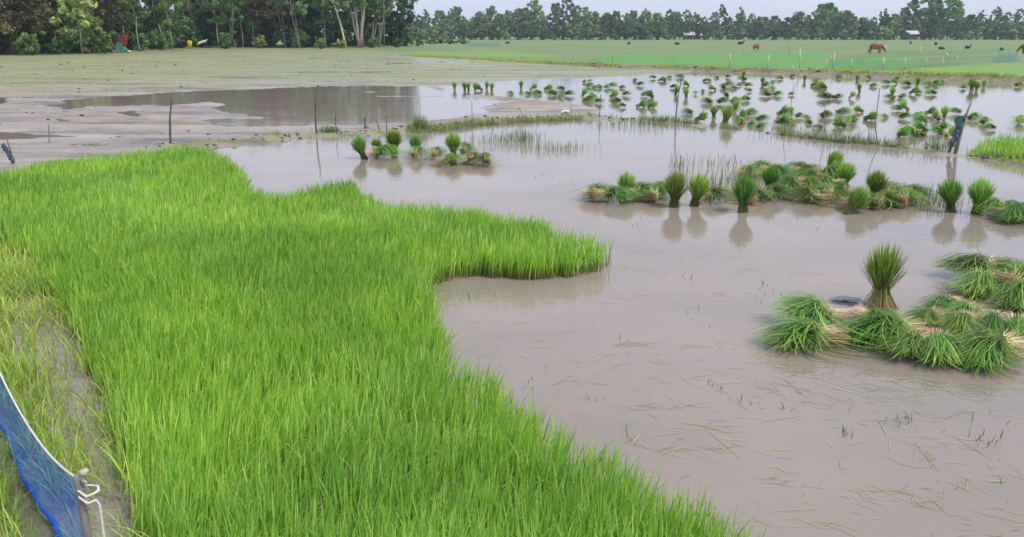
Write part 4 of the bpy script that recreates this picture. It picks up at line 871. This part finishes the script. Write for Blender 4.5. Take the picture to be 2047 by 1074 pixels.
# things in the grove
p = G(378, 94.5, .30); e = empty('yellow_drum', tuple(p))
MB().tube([(0, 0, 0), (0, 0, .05), (0, 0, .45), (0, 0, .9), (0, 0, .95)], [.30, .34, .33, .34, .28], 14).build('drum_body', M_yel, e); MB().tube([(.12, 0, .95), (.12, 0, 1.02)], .07, 8).build('cap', M_yel, e)
e.scale = (1.1, 1.1, 1.0); e.rotation_euler = (.1, .25, 0); tag(e, 'bright yellow plastic drum at the edge of the grove', 'drum')
p = G(403, 94, .32); e = empty('trough_stand', tuple(p), -.25)
MB().poly([(-.75, -.1, .35), (.75, -.1, .75), (.80, .5, 1.15), (-.70, .5, .78), (-.75, -.05, .30), (.75, -.05, .70), (.80, .55, 1.10), (-.70, .55, .73)],
          [(0, 1, 2, 3), (4, 7, 6, 5), (0, 4, 5, 1), (1, 5, 6, 2), (2, 6, 7, 3), (3, 7, 4, 0)]).build('white_sheet', M_plas, e, smooth=False)
for q in ((-.7, 0), (.7, 0), (.7, .45), (-.65, .45)): MB().tube([(q[0], q[1], -.1), (q[0], q[1], .42 + (q[0] > 0) * .35)], .03, 6).build('leg', M_postd, e)
tag(e, 'tilted whitish sheet on short legs right of the yellow drum', 'stand')
p = G(251, 104, .3); e = empty('red_cloth', tuple(p)); V_ = []; 
for i in range(9):
    for j in range(9): V_.append(((i / 8 - .5) * .75 * (1 - .35 * j / 8), .09 * math.sin(i * 1.7 + j * .4) + .04, 1.75 - j / 8 * 1.15))
me = mesh_np('cloth', V_, [(i * 9 + j, (i + 1) * 9 + j, (i + 1) * 9 + j + 1, i * 9 + j + 1) for i in range(8) for j in range(8)], None, M_redc, True)
o = link('cloth', me, e); md = o.modifiers.new('thick', 'SOLIDIFY'); md.thickness = .015
MB().tube([(-.5, .04, -.1), (-.48, .04, 1.9)], .03, 6).build('pole', M_postd, e); MB().tube([(-.6, .04, 1.76), (.5, .04, 1.77)], .02, 6).build('crossbar', M_postd, e)
tag(e, 'dark red cloth hanging at the edge of the grove', 'cloth')
p = G(240, 105, .1); e = MB().poly([(-.6, 0, 0), (.9, 0, 0), (.1, .5, 1.0), (-.45, .5, 1.25), (-.6, .9, 0), (.9, .9, 0)], [(0, 1, 2, 3), (3, 2, 5, 4), (0, 3, 4), (1, 5, 2)]).build('tarpaulin', M_teal, None, tuple(p), smooth=False)
tag(e, 'teal plastic sheet draped as a low heap left of the red cloth', 'tarpaulin')
p = G(259, 105, .1); tag(MB().blob((0, 0, .12), .16, (1.4, 1, .8), 8, 3, .9).build('white_rag', M_plas, None, tuple(p)), 'small white rag on the ground below the red cloth', 'litter')
def house(px, py, w_, d_, h_, label, rz=0.0, roof=M_tin):
    p = G(px, py, .1); e = empty('hut', tuple(p), rz)
    MB().box((0, 0, h_ / 2), (w_, d_, h_)).build('wall', M_wall, e, smooth=False)
    r = h_ + d_ * .35; a = w_ / 2 + .4; b_ = d_ / 2 + .5
    MB().poly([(-a, -b_, h_ - .1), (a, -b_, h_ - .1), (a, 0, r), (-a, 0, r), (-a, b_, h_ - .1), (a, b_, h_ - .1), (-a, 0, r - .12), (a, 0, r - .12)], [(0, 1, 2, 3), (3, 2, 5, 4), (0, 6, 7, 1), (6, 4, 5, 7), (0, 3, 4, 6), (1, 7, 5, 2)]).build('roof', roof, e, smooth=False)
    MB().box((w_ * .15, -d_ / 2 - .02, 1.0), (.9, .06, 2.0)).build('door', M_barkd, e, smooth=False); MB().box((-w_ * .25, -d_ / 2 - .02, 1.4), (.8, .05, .8)).build('window', M_barkd, e, smooth=False)
    tag(e, label, 'hut', 'tin roofed huts among the trees')
house(272, 96.0, 4.5, 4, 3.6, 'grey tin roofed hut hidden among the near grove trunks', .35, simple('old_grey_tin', (.30, .32, .33), (.20, .21, .22), 2, .6, .1))
house(1820, 79.6, 4.6, 4, 2.4, 'hut with a bright white roof below the tallest distant trees', .1); house(1376, 79, 4.5, 4, 2.0, 'long hut with a white roof in the middle of the distant tree line', 0)
house(1394, 78.7, 3, 3, 1.9, 'small white roofed hut right of the long distant one', 0); house(1461, 79, 3, 3, 2.0, 'white roofed hut right of the pale bare trunk', 0); house(845, 79, 4, 4, 2.6, 'tiny whitish hut in the distant trees right of the near grove', .2)
# distant tree line
tree_meshes('fa', 12, 4.0, 8, 96, 72, .34, 31, .22, 1, 0, .16, M_bark); tree_meshes('fb', 12, 3.0, 8, 90, 70, .33, 32, .2, 1, .03, .12, M_bark, 'tall')
tree_meshes('fc', 12, 2.2, 8, 70, 64, .31, 33, .17, 1, 0, .25, M_bark, 'tall'); tree_meshes('fd', 12, 4.4, 8, 110, 72, .34, 34, .22, 2, 0, .12, M_barkd)
tree_meshes('fe', 12, 1.9, 8, 18, 30, .5, 35, .15, 1, .04, .55, M_bark, 'tall'); tree_meshes('fbush', 4, 3.0, 3, 28, 90, .34, 36, .1, 2, 0, .0, M_barkd)
tops = [(838, 34), (852, 30), (880, 28), (900, 36), (917, 20), (945, 38), (962, 30), (983, 19), (1000, 34), (1018, 27), (1038, 25), (1052, 22), (1065, 9), (1085, 34), (1108, 14), (1133, 2), (1150, 18), (1166, 21), (1185, 30), (1210, 32), (1232, 28), (1250, 32), (1266, 27), (1290, 29), (1312, 32), (1337, 25),
        (1350, 30), (1372, 26), (1390, 34), (1407, 38), (1425, 30), (1440, 18), (1456, 38), (1473, 32), (1500, 33), (1516, 38), (1545, 37), (1570, 40), (1592, 30), (1612, 35), (1635, 16), (1650, 15), (1670, 30), (1683, 28), (1702, 38), (1722, 40), (1742, 38), (1765, 34), (1784, 34), (1800, 22), (1822, 4),
        (1850, 1), (1870, 3), (1893, 1), (1913, 24), (1935, 35), (1960, 34), (1982, 25), (2005, 30), (2028, 24), (2050, 48), (2080, 30), (2110, 20)]
SEG = [(905, 'just right of the near grove'), (1010, 'behind the distant blue net'), (1100, 'left of the tallest left hand crown'), (1200, 'around the tallest left hand crown'), (1330, 'left of the long white roofed hut'), (1430, 'behind the long white roofed hut'), (1560, 'behind the small brown calf'), (1700, 'left of the large brown cow'),
       (1810, 'above the large brown cow'), (1905, 'behind the bright white roof'), (2200, 'near the right picture edge')]
def segn(px): return next(n for e_, n in SEG if px < e_)
rt = random.Random(21)
for px, ty in tops:
    by = 79.3 + rt.uniform(-.5, .4); p = G(px, by, .1); hm = (by - ty) * mpp(by) * 1.04
    key = 'fe' if px == 1440 else rt.choice(['fa', 'fb', 'fb', 'fc', 'fd']) if ty > 12 else rt.choice(['fb', 'fc', 'fb']); mat = rt.choice([M_tmid, M_tgrey, M_tdark, M_tgrey, M_tmid]); sc = hm / 12.2
    tone = {'dark_foliage': 'dark', 'mid_foliage': 'green', 'grey_green_foliage': 'greyish'}[mat.name]
    sh = {'fa': 'round', 'fb': 'tall', 'fc': 'slender', 'fd': 'wide', 'fe': 'pale bare trunked'}[key]
    wd = max(sc, .85); tree(key, tuple(p), (wd, wd, sc), mat, rt.uniform(0, 6.28), f'{sh} {tone} distant tree {segn(px)}', 'tree', 'trees of the distant tree line', px=px)
for i in range(84):
    px = 822 + i * 15.0 + rt.uniform(-6, 6); by = 78.6 + rt.uniform(0, .4); p = G(px, by - .7, .1); mat = rt.choice([M_tmid, M_tgrey, M_tdark, M_tdark]); sc = rt.uniform(.9, 1.2)
    tone = {'dark_foliage': 'dark', 'mid_foliage': 'green', 'grey_green_foliage': 'greyish'}[mat.name]
    tree('fa', (p[0], p[1], .1), (sc, sc, sc * rt.uniform(.55, .8)), mat, rt.uniform(0, 6.28), f'{tone} rear tree {segn(px)}', 'tree', 'trees behind the distant tree line', px=px)
for i in range(54):
    px = 826 + i * 23.4 + rt.uniform(-7, 7); by = 79.9 + rt.uniform(-.2, .5); 
    if any(abs(px - q) < 9 for q in (1820, 1378, 1393, 1461, 845)): continue
    p = G(px, by, .1); mat = rt.choice([M_tmid, M_tgrey, M_tdark, M_tdark]); sc = rt.uniform(.5, 1.4); tone = {'dark_foliage': 'dark', 'mid_foliage': 'green', 'grey_green_foliage': 'greyish'}[mat.name]
    tree('fbush', tuple(p), (sc * 1.2, sc, sc), mat, rt.uniform(0, 6.28), f'{tone} low bush {segn(px)}', 'bush', 'bushes along the distant tree line', 'bush', px=px)
for i in range(20):
    px = 850 + i * 61 + rt.uniform(-22, 22); by = 79.2; ty = 36 + rt.uniform(-16, 4); p = G(px, by, .1); sc = (by - ty) * mpp(by) / 12; mat = rt.choice([M_tgrey, M_tmid])
    tree('fe', tuple(p), (max(sc, .9), max(sc, .9), sc), mat, rt.uniform(0, 6.28), f'thin {"greyish" if mat == M_tgrey else "green"} high crowned tree {segn(px)}', 'tree', 'trees of the distant tree line', px=px)
for px, w_ in ((870, .5), (900, .55), (925, .5)):
    p = G(px, 88.2, .1); tree('bush_a', tuple(p), (1.5, .8, .38), M_tmid, px, 'low green hedge bush in the pasture right of the grove', 'bush', 'hedge strip in the pasture', 'bush', px=px)

# ------------------------------------------------------------------ animals
def skin(name, pts, edges, mat, parent=None, sub=2):
    me = bpy.data.meshes.new(name); me.from_pydata([p[:3] for p in pts], edges, []); me.materials.append(mat)
    o = link(name, me, parent); m_ = o.modifiers.new('skin', 'SKIN'); sv = me.skin_vertices[0].data
    for i, p in enumerate(pts): sv[i].radius = (p[3], p[4] if len(p) > 4 else p[3]); sv[i].use_root = (i == 0)
    m_.use_smooth_shade = True; o.modifiers.new('sub', 'SUBSURF').levels = sub; o.modifiers['sub'].render_levels = sub; return o
def cow_parts(parent, mat, lying=False, headup=False):
    k = .42 if lying else 1; zz = -.45 if lying else 0
    P_ = [(-.10, 0, .90 + zz, .33, .38), (-.55, 0, .94 + zz, .29, .34), (-.78, 0, .98 + zz, .16, .22), (.35, 0, .92 + zz, .30, .36), (.60, 0, .98 + zz, .20, .27), (.86, 0, (1.18 if headup else .78) + zz, .14, .18),
          (1.02, 0, (1.32 if headup else .50) + zz * .4, .12, .13), (1.20, 0, (1.22 if headup else .24) + zz * .0, .07, .08)]
    E_ = [(0, 1), (1, 2), (0, 3), (3, 4), (4, 5), (5, 6), (6, 7)]
    def leg(root, pts_):
        a = root
        for p in pts_: P_.append(p); E_.append((a, len(P_) - 1)); a = len(P_) - 1
    for s_ in (-1, 1):
        if lying:
            leg(3, [(.45, s_ * .16, .30, .08), (.68, s_ * .2, .12, .045), (.40, s_ * .24, .07, .035)]); leg(1, [(-.50, s_ * .2, .28, .10), (-.25, s_ * .30, .12, .055), (-.55, s_ * .32, .06, .035)])
        else:
            leg(3, [(.44 + .06 * s_, s_ * .15, .58, .12), (.45 + .10 * s_, s_ * .15, .33, .065), (.42 + .14 * s_, s_ * .15, .05, .055)]); leg(1, [(-.58 + .05 * s_, s_ * .15, .60, .16), (-.74 + .09 * s_, s_ * .15, .36, .07), (-.68 + .13 * s_, s_ * .15, .05, .055)])
    b_ = skin('body', P_, E_, mat, parent)
    hx, hz_ = (.98, (1.36 if headup else .62) + zz * .4)
    for s_ in (-1, 1):
        MB().tube([(hx, s_ * .06, hz_ + .05), (hx - .02, s_ * .15, hz_ + .05), (hx - .01, s_ * .22, hz_ + .01)], [.02, .045, .01], 6).build('ear', mat, parent)
        MB().tube([(hx - .02, s_ * .04, hz_ + .07), (hx - .03, s_ * .09, hz_ + .15), (hx, s_ * .08, hz_ + .21)], [.02, .015, .005], 6).build('horn', M_post, parent)
    MB().tube([(-.80, 0, 1.02 + zz), (-.90, 0, .8 + zz), (-.92, .02, max(.5 + zz, .1)), (-.9, .02, max(.32 + zz, .05))], [.03, .02, .018, .035], 6).build('tail', mat, parent)
def animal(px, py, sc, rz, mat, lying, headup, label, cat, name, group=None):
    p = G(px, py, .1); e = empty(name, tuple(p), rz); cow_parts(e, mat, lying, headup); e.scale = (sc,) * 3; tag(e, label, cat, group)
    return e
animal(1750, 108, .86, -.25, M_brown, False, False, 'large brown cow grazing head down with a bird on its back', 'cow', 'cow', 'brown cattle on the pasture')
animal(1511, 101, .66, math.pi + .7, M_brown, False, False, 'small brown calf grazing in the middle of the pasture', 'calf', 'calf', 'brown cattle on the pasture')
animal(2052, 108.5, .86, 2.9, M_brown, False, False, 'brown cow partly cut by the right picture edge', 'cow', 'cow', 'brown cattle on the pasture')
BGp = 'dark animals scattered on the pasture'
for px, py, sc, rz, ly, hu, lb in ((1353, 90, .8, .2, True, False, 'dark animal lying left of the brown calf near the tree line'), (1257, 90, .6, 2.2, False, False, 'leftmost tiny dark goat grazing before the distant trees'), (1480, 89.5, .95, 0, True, True, 'dark animal lying directly behind the brown calf'),
                                   (1820, 89, .6, 1.3, False, True, 'dark goat standing below the bright white roofed hut'), (1870, 91.5, .6, 1.7, False, True, 'dark goat facing the viewer above the lying black one'), (1881, 99.5, .62, .1, True, False, 'black goat lying flat below the standing one'),
                                   (1934, 98, .68, .15, True, True, 'black goat lying with raised head, second from the right'), (2002, 101.5, .6, .6, True, False, 'rightmost small black goat lying in the pasture'), (1015, 89, .6, 3, False, False, 'tiny dark goat right of the distant blue net')):
    animal(px, py, sc * .78, rz, M_black, ly, hu, lb, 'goat', 'goat', BGp)
def bird(loc, sc, rz, mat, label, cat, name):
    e = empty(name, loc, rz); skin('body', [(0, 0, .32, .075), (-.14, 0, .27, .05), (-.26, 0, .22, .02), (.10, 0, .38, .045), (.13, 0, .50, .02), (.10, 0, .60, .02), (.14, 0, .68, .032), (.19, 0, .675, .014)], [(0, 1), (1, 2), (0, 3), (3, 4), (4, 5), (5, 6), (6, 7)], mat, e, 1)
    for s_ in (-1, 1): MB().tube([(0, s_ * .03, .30), (-.02, s_ * .03, .15), (0, s_ * .03, 0)], .008, 5).build('leg', M_postd, e)
    MB().tube([(.19, 0, .675), (.28, 0, .665)], [.01, .002], 5).build('beak', M_yel, e); e.scale = (sc,) * 3; tag(e, label, cat, 'birds on the pasture')
p = G(1770, 99, .1); bird(tuple(p), 1.1, .4, M_feather, 'small white egret to the right of the large brown cow', 'egret', 'egret')
p = G(1893, 115, .1); bird(tuple(p), .8, 2, M_feather, 'white egret behind the green net below the lying black goat', 'egret', 'egret')
p = G(1839, 101, .1); bird(tuple(p), .9, 1, M_feather, 'egret standing alone between the cow and the goats', 'egret', 'egret')
p = G(1750, 108, .1); bird((p[0] - .1, p[1], 1.18), .5, 2.8, M_black, 'dark bird perched on the large brown cow', 'bird', 'bird')

# ------------------------------------------------------------------ haze
e = MB().box((0, 340, 11.5), (1500, 1100, 27)).build('haze', None, smooth=False)
hm_ = bpy.data.materials.new('haze'); hm_.use_nodes = True; t = hm_.node_tree; t.nodes.remove(t.nodes['Principled BSDF'])
pv = N(t, 'ShaderNodeVolumePrincipled'); pv.inputs['Color'].default_value = (.78, .88, 1, 1); pv.inputs['Density'].default_value = .00036; pv.inputs['Anisotropy'].default_value = .1
t.links.new(pv.outputs[0], t.nodes['Material Output'].inputs['Volume']); e.data.materials.clear(); e.data.materials.append(hm_); e['kind'] = 'stuff'; e['label'] = 'pale blue haze over the fields'
# haze box bottom lies under the ground sheet, the sky stays outside

# ------------------------------------------------------------------ labels that single out
ORD = ['leftmost', 'second from left', 'third from left', 'fourth from left', 'fifth from left', 'sixth from left', 'seventh from left', 'eighth from left', 'ninth from left', 'tenth from left', 'eleventh from left', 'twelfth from left']
from collections import defaultdict
dd = defaultdict(list)
for px, lb, o in PENDING: dd[lb].append((px, id(o), o))
for lb, l in dd.items():
    l.sort(key=lambda a: a[0])
    if len(l) > 1:
        for i, (_, _, o) in enumerate(l):
            o['label'] = lb + ', ' + ('rightmost' if i == len(l) - 1 else ORD[min(i, 11)])
mx = max(len(l) for l in dd.values()); print('largest same phrase', mx)
